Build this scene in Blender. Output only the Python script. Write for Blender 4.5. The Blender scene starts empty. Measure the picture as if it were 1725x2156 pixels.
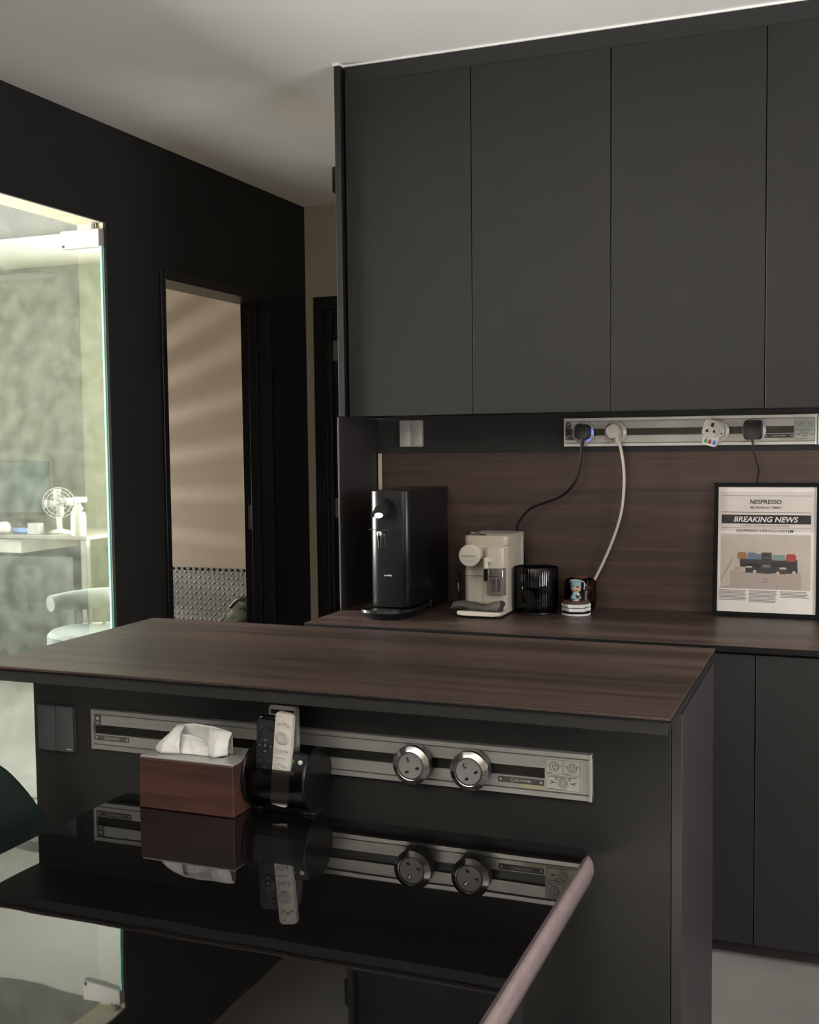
import bpy, bmesh, math, random
from mathutils import Matrix, Vector, noise as mnoise
random.seed(7)
sc = bpy.context.scene
col = sc.collection
PI = math.pi

# ------------------------------------------------------------------ camera
H = 1.42                      # eye height
F_PX = 2367.15                # focal length in pixels of the 1725 px wide frame
YAW, PITCH, ROLL = math.radians(21.44668), math.radians(3.56643), math.radians(0.66207)
fwd = Vector((-math.sin(YAW) * math.cos(PITCH), math.cos(YAW) * math.cos(PITCH), -math.sin(PITCH)))
rgt = Vector((math.cos(YAW), math.sin(YAW), 0))
dwn = fwd.cross(rgt)
r2 = rgt * math.cos(ROLL) + dwn * math.sin(ROLL)
d2 = -rgt * math.sin(ROLL) + dwn * math.cos(ROLL)
cam = bpy.data.cameras.new('camera')
cam.sensor_fit = 'HORIZONTAL'; cam.sensor_width = 36.0; cam.lens = F_PX * 36.0 / 1725.0
cam.clip_start = 0.05
cam_o = bpy.data.objects.new('camera', cam); col.objects.link(cam_o)
M = Matrix.Identity(4)
for i in range(3):
    M[i][0] = r2[i]; M[i][1] = -d2[i]; M[i][2] = -fwd[i]
M[2][3] = H
cam_o.matrix_world = M
sc.camera = cam_o

def on_y(px, py, Y):          # the point of the plane y = Y that a photo pixel looks at
    d = r2 * ((px - 862.5) / F_PX) + d2 * ((py - 1078.0) / F_PX) + fwd
    return Vector((0, 0, H)) + d * (Y / d.y)

# ------------------------------------------------------------------ world, daylight, exposure
w = bpy.data.worlds.new('sky'); sc.world = w; w.use_nodes = True
w.node_tree.nodes['Background'].inputs[0].default_value = (0.62, 0.74, 0.9, 1)
w.node_tree.nodes['Background'].inputs[1].default_value = 0.6

def area(name, loc, aim, sx, sy, power, color, spread=180):
    l = bpy.data.lights.new(name, 'AREA'); l.shape = 'RECTANGLE'; l.size = sx; l.size_y = sy
    l.energy = power; l.color = color; l.spread = math.radians(spread)
    o = bpy.data.objects.new(name, l); col.objects.link(o); o.location = loc
    o.rotation_euler = (Vector(aim) - Vector(loc)).to_track_quat('-Z', 'Y').to_euler()
    return o
# daylight of an unseen living room window, aimed up to brighten the ceiling
area('living_room_daylight', (-2.56, -1.10, 1.50), (-1.1, -0.75, 3.0), 1.7, 1.5, 95, (1.0, 0.975, 0.93), 125)
# added lamp at that window, aimed at the floor to brighten the ceiling indirectly
area('living_room_bounce_fill', (-2.52, -1.20, 1.75), (-1.2, -2.2, 0.0), 1.2, 1.0, 1300, (1.0, 0.965, 0.91), 45)
# daylight from the kitchen window on the right-hand wall
area('kitchen_daylight', (2.42, 1.20, 1.60), (0.0, 0.8, 3.0), 1.6, 1.1, 70, (0.97, 0.95, 1.0))
# daylight entering the glass-fronted study by its side window
area('study_side_daylight', (-5.50, 2.55, 1.55), (-2.6, 2.55, 1.15), 1.5, 1.3, 140, (1.0, 0.995, 0.96), 90)
area('study_near_fill', (-3.55, 0.96, 1.45), (-3.55, 3.0, 1.45), 1.3, 1.3, 110, (0.97, 1.0, 0.97))  # added lamp at an unseen window, brightening jamb and wall behind the glass
# low daylight behind the blind of the bedroom
area('bedroom_daylight', (-6.35, 5.35, 1.05), (-4.0, 5.9, 1.3), 0.075, 0.075, 66, (1.0, 0.92, 0.82))

sc.view_settings.view_transform = 'Standard'
sc.view_settings.look = 'None'
sc.view_settings.gamma = 1.0
sc.view_settings.use_curve_mapping = False
sc.view_settings.exposure = 0.5
try:
    sc.cycles.use_denoising = True
    sc.cycles.max_bounces = 10
    sc.cycles.diffuse_bounces = 6
    sc.cycles.transparent_max_bounces = 16
    sc.cycles.sample_clamp_indirect = 4.0
    sc.cycles.caustics_reflective = False
    sc.cycles.caustics_refractive = False
except Exception:
    pass

# ------------------------------------------------------------------ materials
MATS = {}
def new_mat(name):
    m = bpy.data.materials.new(name); m.use_nodes = True
    nt = m.node_tree
    return m, nt, nt.nodes['Principled BSDF']
def S(c):                      # sRGB 0-255 to linear
    return tuple(((v / 255) / 12.92 if v / 255 <= 0.04045 else ((v / 255 + 0.055) / 1.055) ** 2.4) for v in c)
def mat(name, color, rough=0.5, metal=0.0, var=0.06, vscale=8, bump=0.0, bscale=200, spec=0.5, stretch=(1, 1, 1), coat=0, emit=None, estr=0):
    m, nt, p = new_mat(name); N = nt.nodes; L = nt.links
    tc = N.new('ShaderNodeTexCoord'); mp = N.new('ShaderNodeMapping'); mp.inputs['Scale'].default_value = stretch
    L.new(tc.outputs['Object'], mp.inputs[0])
    nz = N.new('ShaderNodeTexNoise'); nz.inputs['Scale'].default_value = vscale; nz.inputs['Detail'].default_value = 4
    L.new(mp.outputs[0], nz.inputs['Vector'])
    rp = N.new('ShaderNodeValToRGB')
    rp.color_ramp.elements[0].position = 0.3; rp.color_ramp.elements[1].position = 0.7
    rp.color_ramp.elements[0].color = (*[c * (1 - var) for c in color], 1)
    rp.color_ramp.elements[1].color = (*[min(1, c * (1 + var)) for c in color], 1)
    L.new(nz.outputs[0], rp.inputs[0]); L.new(rp.outputs[0], p.inputs['Base Color'])
    p.inputs['Roughness'].default_value = rough; p.inputs['Metallic'].default_value = metal
    p.inputs['Specular IOR Level'].default_value = spec
    if coat: p.inputs['Coat Weight'].default_value = coat; p.inputs['Coat Roughness'].default_value = 0.05
    if bump:
        n2 = N.new('ShaderNodeTexNoise'); n2.inputs['Scale'].default_value = bscale; n2.inputs['Detail'].default_value = 3
        L.new(mp.outputs[0], n2.inputs['Vector'])
        b = N.new('ShaderNodeBump'); b.inputs['Strength'].default_value = bump; b.inputs['Distance'].default_value = 0.002
        L.new(n2.outputs[0], b.inputs['Height']); L.new(b.outputs[0], p.inputs['Normal'])
    if emit: p.inputs['Emission Color'].default_value = (*emit, 1); p.inputs['Emission Strength'].default_value = estr
    MATS[name] = m; return m
def wood(name, c0, c1, rough=0.45, scale=1.0, along='x', seams=0.0):
    m, nt, p = new_mat(name); N = nt.nodes; L = nt.links
    tc = N.new('ShaderNodeTexCoord'); mp = N.new('ShaderNodeMapping')
    s = {'x': (1.3, 38, 38), 'z': (38, 38, 1.3), 'y': (38, 1.3, 38)}[along]
    mp.inputs['Scale'].default_value = [v * scale for v in s]
    L.new(tc.outputs['Object'], mp.inputs[0])
    n1 = N.new('ShaderNodeTexNoise'); n1.inputs['Scale'].default_value = 1.0; n1.inputs['Detail'].default_value = 6; n1.inputs['Roughness'].default_value = 0.62; n1.inputs['Distortion'].default_value = 0.5
    n2 = N.new('ShaderNodeTexNoise'); n2.inputs['Scale'].default_value = 0.28; n2.inputs['Detail'].default_value = 3
    L.new(mp.outputs[0], n1.inputs['Vector']); L.new(mp.outputs[0], n2.inputs['Vector'])
    mx = N.new('ShaderNodeMath'); mx.operation = 'MULTIPLY_ADD'; mx.inputs[1].default_value = 0.55
    ad = N.new('ShaderNodeMath'); ad.operation = 'MULTIPLY'; ad.inputs[1].default_value = 0.45
    L.new(n2.outputs[0], ad.inputs[0]); L.new(n1.outputs[0], mx.inputs[0]); L.new(ad.outputs[0], mx.inputs[2])
    rp = N.new('ShaderNodeValToRGB'); rp.color_ramp.elements[0].position = 0.42; rp.color_ramp.elements[1].position = 0.59
    rp.color_ramp.elements[0].color = (*c0, 1); rp.color_ramp.elements[1].color = (*c1, 1)
    L.new(mx.outputs[0], rp.inputs[0]); L.new(rp.outputs[0], p.inputs['Base Color'])
    p.inputs['Roughness'].default_value = rough
    b = N.new('ShaderNodeBump'); b.inputs['Strength'].default_value = 0.05; b.inputs['Distance'].default_value = 0.001
    L.new(n1.outputs[0], b.inputs['Height']); L.new(b.outputs[0], p.inputs['Normal'])
    MATS[name] = m; return m
def clear(name, tint, gloss=0.08, rough=0.02, gcol=(1, 1, 1)):   # thin see-through sheet: tinted transmission and surface gloss
    m = bpy.data.materials.new(name); m.use_nodes = True; nt = m.node_tree; N = nt.nodes; L = nt.links
    N.remove(N['Principled BSDF'])
    t = N.new('ShaderNodeBsdfTransparent'); t.inputs[0].default_value = (*tint, 1)
    g = N.new('ShaderNodeBsdfGlossy'); g.inputs['Roughness'].default_value = rough; g.inputs[0].default_value = (*gcol, 1)
    mx = N.new('ShaderNodeMixShader'); mx.inputs[0].default_value = gloss
    L.new(t.outputs[0], mx.inputs[1]); L.new(g.outputs[0], mx.inputs[2]); L.new(mx.outputs[0], N['Material Output'].inputs[0])
    MATS[name] = m; return m

mat('ceiling_paint', (0.80, 0.785, 0.75), 0.9, var=0.02, vscale=3, bump=0.15, bscale=120)
mat('white_bead', (0.88, 0.87, 0.84), 0.6)
mat('charcoal_paint', (0.0125, 0.0128, 0.0132), 0.75, var=0.08, vscale=5, bump=0.1, bscale=150, spec=0.25)
mat('taupe_paint', (0.30, 0.25, 0.205), 0.9, var=0.04, vscale=4, bump=0.1, bscale=140)
mat('beige_paint', (0.56, 0.475, 0.385), 0.9, var=0.03, vscale=4, bump=0.12, bscale=120)
mat('cream_paint', (0.56, 0.52, 0.37), 0.85, var=0.03)
mat('greige_paint', (0.30, 0.28, 0.255), 0.9, var=0.03)
mat('white_paint', (0.72, 0.70, 0.66), 0.9, var=0.03)
mat('concrete', (0.13, 0.133, 0.12), 0.85, var=0.2, vscale=9, bump=0.25, bscale=40)
mat('plaster', (0.31, 0.305, 0.275), 0.85, var=0.22, vscale=9, bump=0.25, bscale=40)
mat('floor_screed', (0.125, 0.119, 0.108), 0.55, var=0.09, vscale=5, bump=0.05, bscale=60)
mat('laminate', (0.0088, 0.0086, 0.0079), 0.44, var=0.05, vscale=6, bump=0.06, bscale=500, spec=0.36)
mat('laminate_dark', (0.010, 0.010, 0.0095), 0.55, var=0.05, vscale=6, bump=0.06, bscale=500, spec=0.4)
mat('laminate_band', (0.014, 0.0138, 0.013), 0.55, var=0.05, spec=0.4)
mat('laminate_plum', (0.030, 0.0245, 0.0255), 0.50, var=0.05, vscale=5, bump=0.05, bscale=400)
mat('shadow_gap', (0.006, 0.006, 0.006), 0.8)
mat('black_gloss_paint', (0.006, 0.006, 0.007), 0.34, var=0.05, spec=0.3)
wood('walnut', S((52, 38, 32)), S((78, 59, 49)), 0.5)
wood('walnut_top', S((44, 33, 29)), S((78, 61, 53)), 0.42)
wood('box_wood', S((52, 30, 22)), S((76, 46, 34)), 0.5, scale=3.0)
mat('edge_black', (0.004, 0.004, 0.004), 0.5, spec=0.2)
mat('plywood_edge', (0.74, 0.66, 0.46), 0.7, var=0.06, vscale=30)
mat('brushed_alu', (0.54, 0.53, 0.50), 0.42, 0.62, var=0.05, vscale=6, stretch=(1, 60, 60), bump=0.05, bscale=40)
mat('alu_lip', (0.62, 0.61, 0.58), 0.34, 0.65, var=0.04)
mat('track_slot', (0.012, 0.011, 0.010), 0.3)
mat('steel', (0.72, 0.70, 0.68), 0.16, 1.0, var=0.03)
mat('socket_grey', (0.30, 0.29, 0.28), 0.5, 0.2, var=0.04)
mat('socket_side', (0.20, 0.195, 0.19), 0.3, 0.9)
mat('hole_black', (0.004, 0.004, 0.004), 0.6)
mat('pin_brass', (0.75, 0.70, 0.60), 0.25, 1.0)
mat('switch_silver', (0.56, 0.545, 0.50), 0.40, 0.35, var=0.05, vscale=40)
mat('switch_grey', (0.085, 0.085, 0.09), 0.38, 0.2, var=0.05)
mat('label_dark', (0.075, 0.073, 0.068), 0.5)
mat('sticker', (0.52, 0.54, 0.44), 0.55, var=0.05, vscale=60)
mat('sticker_ink', (0.12, 0.13, 0.115), 0.6)
mat('tape_yellow', (0.50, 0.47, 0.32), 0.5)
mat('ink_light', (0.62, 0.60, 0.56), 0.5)
mat('black_plastic', (0.010, 0.010, 0.011), 0.35, var=0.05)
mat('black_satin', (0.006, 0.006, 0.0064), 0.30, var=0.04, spec=0.38)
mat('black_tray', (0.008, 0.008, 0.008), 0.2)
mat('cream_plastic', (0.50, 0.445, 0.35), 0.38, var=0.03)
mat('cream_plastic_light', (0.60, 0.55, 0.45), 0.32, var=0.03)
mat('white_plastic', (0.72, 0.70, 0.65), 0.35, var=0.03)
mat('white_cable', (0.66, 0.61, 0.50), 0.4)
mat('chrome', (0.78, 0.77, 0.76), 0.08, 1.0, var=0.01)
mat('lamp_white', (0.9, 0.9, 0.9), 0.3, emit=(1, 1, 1), estr=1.1)
mat('led_blue', (0.05, 0.12, 0.9), 0.3, emit=(0.02, 0.09, 1.0), estr=2.2)
clear('milk_tank', (0.62, 0.60, 0.63), 0.10, 0.08)
clear('smoked_glass', (0.20, 0.20, 0.205), 0.03, 0.03)
clear('smoked_acrylic', (0.42, 0.405, 0.395), 0.035, 0.08)
clear('brown_glass', (0.30, 0.13, 0.09), 0.06, 0.06)
clear('picture_glass', (0.97, 0.97, 0.97), 0.025, 0.01)
clear('door_glass', (0.92, 0.95, 0.89), 0.42, 0.0, (0.98, 1.0, 0.96))
_nt = MATS['door_glass'].node_tree; _N = _nt.nodes; _L = _nt.links      # blotchy pale veil: haze painted into the glass
_out = _N['Material Output']; _src = _out.inputs[0].links[0].from_socket
_d = _N.new('ShaderNodeBsdfDiffuse'); _d.inputs[0].default_value = (0.80, 0.84, 0.76, 1)
_tc = _N.new('ShaderNodeTexCoord'); _n = _N.new('ShaderNodeTexNoise'); _n.inputs['Scale'].default_value = 14; _n.inputs['Detail'].default_value = 6
_mr = _N.new('ShaderNodeMapRange'); _mr.inputs[1].default_value = 0.35; _mr.inputs[2].default_value = 0.7; _mr.inputs[3].default_value = 0.010; _mr.inputs[4].default_value = 0.045
_mx = _N.new('ShaderNodeMixShader')
_L.new(_tc.outputs['Object'], _n.inputs['Vector']); _L.new(_n.outputs[0], _mr.inputs[0]); _L.new(_mr.outputs[0], _mx.inputs[0])
_L.new(_src, _mx.inputs[1]); _L.new(_d.outputs[0], _mx.inputs[2]); _L.new(_mx.outputs[0], _out.inputs[0])
mat('glass_edge', (0.25, 0.62, 0.50), 0.1, emit=None, var=0.02)
mat('grey_cloth', (0.055, 0.047, 0.038), 0.95, var=0.25, vscale=60, bump=0.6, bscale=350)
mat('capsule_silver', (0.6, 0.6, 0.6), 0.25, 0.9)
mat('capsule_dark', (0.06, 0.055, 0.055), 0.3, 0.7)
mat('marble_white', (0.80, 0.79, 0.75), 0.4, var=0.06, vscale=30)
mat('coaster_wood', (0.085, 0.045, 0.03), 0.5, var=0.15, vscale=30)
mat('toy_blue', (0.30, 0.50, 0.52), 0.4)
mat('toy_skin', (0.70, 0.42, 0.26), 0.5)
mat('toy_red', (0.35, 0.06, 0.05), 0.4)
mat('toy_pink', (0.72, 0.38, 0.38), 0.4)
mat('toy_brown', (0.14, 0.07, 0.04), 0.4)
mat('frame_black', (0.004, 0.004, 0.004), 0.6, spec=0.15)
mat('paper', (0.78, 0.70, 0.62), 0.7, var=0.03, vscale=12)
mat('paper_light', (0.93, 0.87, 0.78), 0.7, var=0.03, vscale=12)
mat('ink_black', (0.012, 0.011, 0.011), 0.6)
mat('ink_grey', (0.22, 0.19, 0.17), 0.6)
mat('print_backdrop', (0.62, 0.535, 0.44), 0.7, var=0.04, vscale=14)
mat('print_podium', (0.47, 0.385, 0.325), 0.7, var=0.03)
mat('print_dark', (0.045, 0.042, 0.042), 0.6)
mat('print_orange', (0.36, 0.17, 0.055), 0.6)
mat('print_blue', (0.17, 0.21, 0.30), 0.6)
mat('print_green', (0.22, 0.36, 0.28), 0.6)
mat('print_red', (0.42, 0.055, 0.05), 0.6)
mat('print_cream', (0.62, 0.52, 0.42), 0.6)
mat('tissue_paper', (0.80, 0.79, 0.75), 0.9, var=0.03, vscale=20, bump=0.3, bscale=160)
mat('remote_black', (0.011, 0.011, 0.012), 0.55)
mat('remote_button', (0.018, 0.018, 0.020), 0.4)
mat('remote_white', (0.74, 0.70, 0.63), 0.4)
mat('remote_white_button', (0.60, 0.57, 0.52), 0.45)
mat('remote_silver', (0.52, 0.49, 0.43), 0.35, 0.3)
mat('button_green', (0.06, 0.28, 0.08), 0.4)
mat('table_rim', (0.36, 0.275, 0.265), 0.30, 0.35, var=0.10, vscale=40, bump=0.15, bscale=90, coat=0.5)
mat('table_leg', (0.012, 0.011, 0.011), 0.4)
mat('green_velvet', (0.0055, 0.0125, 0.0095), 0.85, var=0.2, vscale=30, spec=0.2)
mat('mat_grey', (0.30, 0.297, 0.30), 0.5, var=0.06)
mat('mat_tread', (0.58, 0.575, 0.565), 0.45)
mat('mat_black', (0.012, 0.011, 0.010), 0.7)
mat('hinge_steel', (0.20, 0.195, 0.185), 0.4, 0.8)
mat('desk_top', (0.20, 0.18, 0.15), 0.35, var=0.1)
mat('desk_dark', (0.05, 0.05, 0.045), 0.6, var=0.25, vscale=8)
mat('screen_grey', (0.14, 0.19, 0.19), 0.25)
mat('fan_grey', (0.5, 0.5, 0.5), 0.4)
mat('office_blue', (0.10, 0.12, 0.12), 0.8, bump=0.4, bscale=300)
mat('blue_item', (0.05, 0.16, 0.5), 0.5)
mat('blind_slat', (0.6, 0.56, 0.5), 0.6)
# gloss black table glass with a faintly wavy surface
m, nt, p = new_mat('table_glass'); MATS['table_glass'] = m
p.inputs['Base Color'].default_value = (0.0045, 0.004, 0.0038, 1); p.inputs['Roughness'].default_value = 0.015
p.inputs['IOR'].default_value = 1.75
tc = nt.nodes.new('ShaderNodeTexCoord'); nz = nt.nodes.new('ShaderNodeTexNoise'); nz.inputs['Scale'].default_value = 7; nz.inputs['Detail'].default_value = 1
bp = nt.nodes.new('ShaderNodeBump'); bp.inputs['Strength'].default_value = 0.010; bp.inputs['Distance'].default_value = 0.02
nt.links.new(tc.outputs['Object'], nz.inputs['Vector']); nt.links.new(nz.outputs[0], bp.inputs['Height']); nt.links.new(bp.outputs[0], p.inputs['Normal'])
# camouflage cloth
m, nt, p = new_mat('camo_cloth'); MATS['camo_cloth'] = m
tc = nt.nodes.new('ShaderNodeTexCoord'); nz = nt.nodes.new('ShaderNodeTexNoise'); nz.inputs['Scale'].default_value = 9; nz.inputs['Detail'].default_value = 2
rp = nt.nodes.new('ShaderNodeValToRGB'); rp.color_ramp.interpolation = 'CONSTANT'
e = rp.color_ramp.elements; e[0].color = (0.012, 0.014, 0.010, 1); e[1].position = 0.46; e[1].color = (0.05, 0.065, 0.035, 1)
x = e.new(0.56); x.color = (0.14, 0.16, 0.09, 1); x = e.new(0.66); x.color = (0.03, 0.028, 0.018, 1)
nt.links.new(tc.outputs['Object'], nz.inputs['Vector']); nt.links.new(nz.outputs[0], rp.inputs[0]); nt.links.new(rp.outputs[0], p.inputs['Base Color'])
p.inputs['Roughness'].default_value = 0.85

# ------------------------------------------------------------------ mesh helpers
class MB:
    def __init__(self): self.bm = bmesh.new(); self.M = Matrix.Identity(4)
    def _add(self, verts): bmesh.ops.transform(self.bm, matrix=self.M, verts=verts)
    def box(self, x0, x1, y0, y1, z0, z1, b=0.0, seg=1):
        t = bmesh.new(); bmesh.ops.create_cube(t, size=1.0)
        for v in t.verts:
            v.co = Vector(((x0 + x1) / 2 + v.co.x * (x1 - x0), (y0 + y1) / 2 + v.co.y * (y1 - y0), (z0 + z1) / 2 + v.co.z * (z1 - z0)))
        if b > 0: bmesh.ops.bevel(t, geom=t.edges[:], offset=b, segments=seg, affect='EDGES', profile=0.5)
        return self._merge(t)
    def _merge(self, t):
        mp = {v: self.bm.verts.new(self.M @ v.co) for v in t.verts}
        for f in t.faces: self.bm.faces.new([mp[v] for v in f.verts])
        t.free(); return self
    def raw(self, verts, faces):
        vs = [self.bm.verts.new(self.M @ Vector(v)) for v in verts]
        for f in faces:
            try: self.bm.faces.new([vs[i] for i in f])
            except ValueError: pass
        return self
    def prism(self, pts, y0, y1, axis='y'):       # 2-D outline swept along an axis; outline is (x, z), (y, z) or (x, y)
        n = len(pts)
        def P(a, b, t): return {'y': (a, t, b), 'x': (t, a, b), 'z': (a, b, t)}[axis]
        v = [P(a, b, y0) for a, b in pts] + [P(a, b, y1) for a, b in pts]
        f = [tuple(range(n)), tuple(range(2 * n - 1, n - 1, -1))] + [(i, i + n, (i + 1) % n + n, (i + 1) % n) for i in range(n)]
        return self.raw(v, f)
    def bprism(self, pts, y0, y1, axis='y', b=0.001):   # swept outline with softened rims
        t = MB(); t.prism(pts, y0, y1, axis)
        caps = [f for f in t.bm.faces if len(f.verts) == len(pts)]
        ed = list({e for f in caps for e in f.edges})
        bmesh.ops.bevel(t.bm, geom=ed, offset=b, segments=2, affect='EDGES', profile=0.5)
        return self._merge(t.bm)
    def lathe(self, prof, seg=32, M=None, flute=None):
        M = M or Matrix.Identity(4); v = []; f = []; n = len(prof)
        for s in range(seg):
            a = 2 * PI * s / seg
            k = 1 + (flute[1] * math.cos(flute[0] * a) if flute else 0)
            for r, z in prof: v.append(M @ Vector((r * k * math.cos(a), r * k * math.sin(a), z)))
        for s in range(seg):
            q = (s + 1) % seg
            for i in range(n - 1): f.append((s * n + i, q * n + i, q * n + i + 1, s * n + i + 1))
        if prof[0][0] > 1e-6: f.append(tuple(s * n for s in range(seg - 1, -1, -1)))
        if prof[-1][0] > 1e-6: f.append(tuple(s * n + n - 1 for s in range(seg)))
        self.raw(v, f); bmesh.ops.remove_doubles(self.bm, verts=self.bm.verts, dist=1e-6); return self
    def tube(self, pts, r, seg=10, closed=False, rz=None):
        pts = [Vector(p) for p in pts]; n = len(pts); v = []; f = []; up = None
        for i, p in enumerate(pts):
            t = (pts[(i + 1) % n] - pts[i - 1]) if closed else (pts[min(i + 1, n - 1)] - pts[max(i - 1, 0)])
            t.normalize()
            if up is None: up = t.orthogonal().normalized()
            up = (up - t * up.dot(t)).normalized(); s = t.cross(up)
            rr = r[i] if isinstance(r, (list, tuple)) else r
            for k in range(seg):
                a = 2 * PI * k / seg; v.append(p + (up * math.cos(a) + s * math.sin(a)) * rr)
        for i in range(n if closed else n - 1):
            j = (i + 1) % n
            for k in range(seg): f.append((i * seg + k, i * seg + (k + 1) % seg, j * seg + (k + 1) % seg, j * seg + k))
        if not closed: f += [tuple(range(seg - 1, -1, -1)), tuple((n - 1) * seg + k for k in range(seg))]
        return self.raw(v, f)
    def sphere(self, c, r, u=16, w_=10):
        rr = r if isinstance(r, (tuple, list)) else (r, r, r)
        t = bmesh.new(); bmesh.ops.create_uvsphere(t, u_segments=u, v_segments=w_, radius=1)
        for q in t.verts: q.co = Vector((c[0] + q.co.x * rr[0], c[1] + q.co.y * rr[1], c[2] + q.co.z * rr[2]))
        return self._merge(t)
    def build(self, name, material, parent=None, angle=28, smooth=True, label=None):
        bmesh.ops.recalc_face_normals(self.bm, faces=self.bm.faces[:])
        me = bpy.data.meshes.new(name); self.bm.to_mesh(me); self.bm.free()
        if smooth:
            for q in me.polygons: q.use_smooth = True
            me.set_sharp_from_angle(angle=math.radians(angle))
        for k in ([material] if isinstance(material, str) else material): me.materials.append(MATS[k])
        o = bpy.data.objects.new(name, me); col.objects.link(o)
        if parent: o.parent = parent
        if label: o['label'] = label
        return o
def tag(o, label, cat, group=None):
    o['label'] = label; o['category'] = cat
    if group: o['group'] = group
    return o
def thing(name, label, cat, loc=(0, 0, 0), rot=(0, 0, 0), group=None):
    o = bpy.data.objects.new(name, None); col.objects.link(o); o.empty_display_size = 0.05
    o.location = loc; o.rotation_euler = rot
    return tag(o, label, cat, group)
def struct(o, label=None):
    o['kind'] = 'structure'
    if label: o['label'] = label
    return o
def rrect(w_, h_, r, seg=5, cx=0, cz=0):
    p = []
    for sx, sz, a0 in ((1, 1, 0), (-1, 1, 90), (-1, -1, 180), (1, -1, 270)):
        for k in range(seg + 1):
            a = math.radians(a0 + 90 * k / seg)
            p.append((cx + sx * (w_ / 2 - r) + r * math.cos(a), cz + sz * (h_ / 2 - r) + r * math.sin(a)))
    return p
def circ(r, seg=32, cx=0, cz=0): return [(cx + r * math.cos(2 * PI * k / seg), cz + r * math.sin(2 * PI * k / seg)) for k in range(seg)]
def spline(pts, n=8):
    P = [Vector(p) for p in pts]; P = [P[0] * 2 - P[1]] + P + [P[-1] * 2 - P[-2]]; out = []
    for i in range(1, len(P) - 2):
        for k in range(n):
            t = k / n; a, b, c, d = P[i - 1:i + 3]
            out.append(0.5 * ((2 * b) + (c - a) * t + (2 * a - 5 * b + 4 * c - d) * t * t + (-a + 3 * b - 3 * c + d) * t ** 3))
    out.append(P[-2]); return out
def text_into(mb, s, cx, cz, width, height, y, bold=0.0, shear=0.0, thick=0.0003):
    cu = bpy.data.curves.new('t', 'FONT'); cu.body = s; cu.size = 1; cu.shear = shear; cu.offset = bold; cu.resolution_u = 3; cu.extrude = 0
    o = bpy.data.objects.new('t', cu); col.objects.link(o)
    dg = bpy.context.evaluated_depsgraph_get(); me = bpy.data.meshes.new_from_object(o.evaluated_get(dg))
    xs = [v.co.x for v in me.vertices]; ys = [v.co.y for v in me.vertices]
    x0, x1, y0, y1 = min(xs), max(xs), min(ys), max(ys)
    sx = width / (x1 - x0); sy = height / (y1 - y0)
    vs = [(cx + (v.co.x - (x0 + x1) / 2) * sx, y, cz + (v.co.y - (y0 + y1) / 2) * sy) for v in me.vertices]
    mb.raw(vs, [tuple(q.vertices) for q in me.polygons])
    bpy.data.objects.remove(o); bpy.data.curves.remove(cu); bpy.data.meshes.remove(me)
def plain(name, boxes, material, parent=None, b=0.0):
    mb = MB()
    for q in boxes: mb.box(*q, b=b)
    return mb.build(name, material, parent)

# ------------------------------------------------------------------ the rooms
ZC = 2.632
XL, XA = -2.637, -2.767            # dark wall: kitchen face, study face
struct(plain('floor', [(-6.0, 2.6, -3.6, 6.4, -0.1, 0)], 'floor_screed'))
struct(plain('ceiling', [(-6.0, 2.6, -3.6, 6.4, ZC, ZC + 0.1)], 'ceiling_paint'))
# dark wall with the glazed opening and the bedroom doorway; jambs and study side are cream
G0, G1, GZ = 2.42, 3.600, 2.262    # opening of the glass door
D0, D1, DZ = 3.966, 4.874, 2.118   # bedroom doorway
LW = (-2.0, -0.2, 0.72, 2.30)     # living room window
LWS = ((-3.5, LW[0], 0, ZC), (LW[0], LW[1], 0, LW[2]), (LW[0], LW[1], LW[3], ZC), (LW[1], G0, 0, ZC))
mb = MB()
for a in LWS + ((G0, G1, GZ, ZC), (G1, D0, 0, ZC), (D0, D1, DZ, ZC), (D1, 5.40, 0, ZC)):
    mb.box(XL - 0.012, XL, a[0], a[1], a[2], a[3])
wl = struct(mb.build('wall_left', 'charcoal_paint', smooth=False))
mb = MB()
for a in LWS + ((G0, G1, GZ, ZC), (G1, D0, 0, ZC), (D0, D1, DZ, ZC), (D1, 6.15, 0, ZC)):
    mb.box(XA, XL - 0.012, a[0], a[1], a[2], a[3])
mb.build('wall_core', 'cream_paint', wl, smooth=False)
struct(plain('wall_far', [(-2.637, -2.589, 5.276, 5.40, 0, ZC), (-2.589, -1.70, 5.276, 5.40, 2.168, ZC), (-1.70, -1.57, 5.276, 5.40, 0, ZC)], 'taupe_paint'))
struct(plain('wall_back', [(-1.575, 2.5, 3.70, 3.82, 0, ZC), (-1.575, -1.46, 3.82, 5.276, 0, ZC)], 'taupe_paint'))
def holed(name, rng, hole, material, fixed, axis):     # wall slab with one window opening; rng/hole = (a0, a1) along the wall, z0, z1
    a0, a1 = rng; h0, h1, z0, z1 = hole; f0, f1 = fixed
    R4 = [(a0, h0, 0, ZC), (h1, a1, 0, ZC), (h0, h1, 0, z0), (h0, h1, z1, ZC)]
    return struct(plain(name, [(a, b, f0, f1, c, d) if axis == 'x' else (f0, f1, a, b, c, d) for a, b, c, d in R4], material))
def window_frame(name, hole, fixed, axis, material):
    h0, h1, z0, z1 = hole; f0, f1 = fixed; q = 0.045; mid = (h0 + h1) / 2
    R4 = [(h0, h0 + q, z0, z1), (h1 - q, h1, z0, z1), (h0 + q, h1 - q, z0, z0 + q), (h0 + q, h1 - q, z1 - q, z1), (mid - .02, mid + .02, z0 + q, z1 - q)]
    return struct(plain(name, [(a, b, f0, f1, c, d) if axis == 'x' else (f0, f1, a, b, c, d) for a, b, c, d in R4], material))
holed('wall_right', (-3.5, 3.82), (0.35, 2.05, 1.0, 2.2), 'greige_paint', (2.5, 2.6), 'y')
window_frame('window_4', (0.35, 2.05, 1.0, 2.2), (2.53, 2.6), 'y', 'black_gloss_paint')
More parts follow.
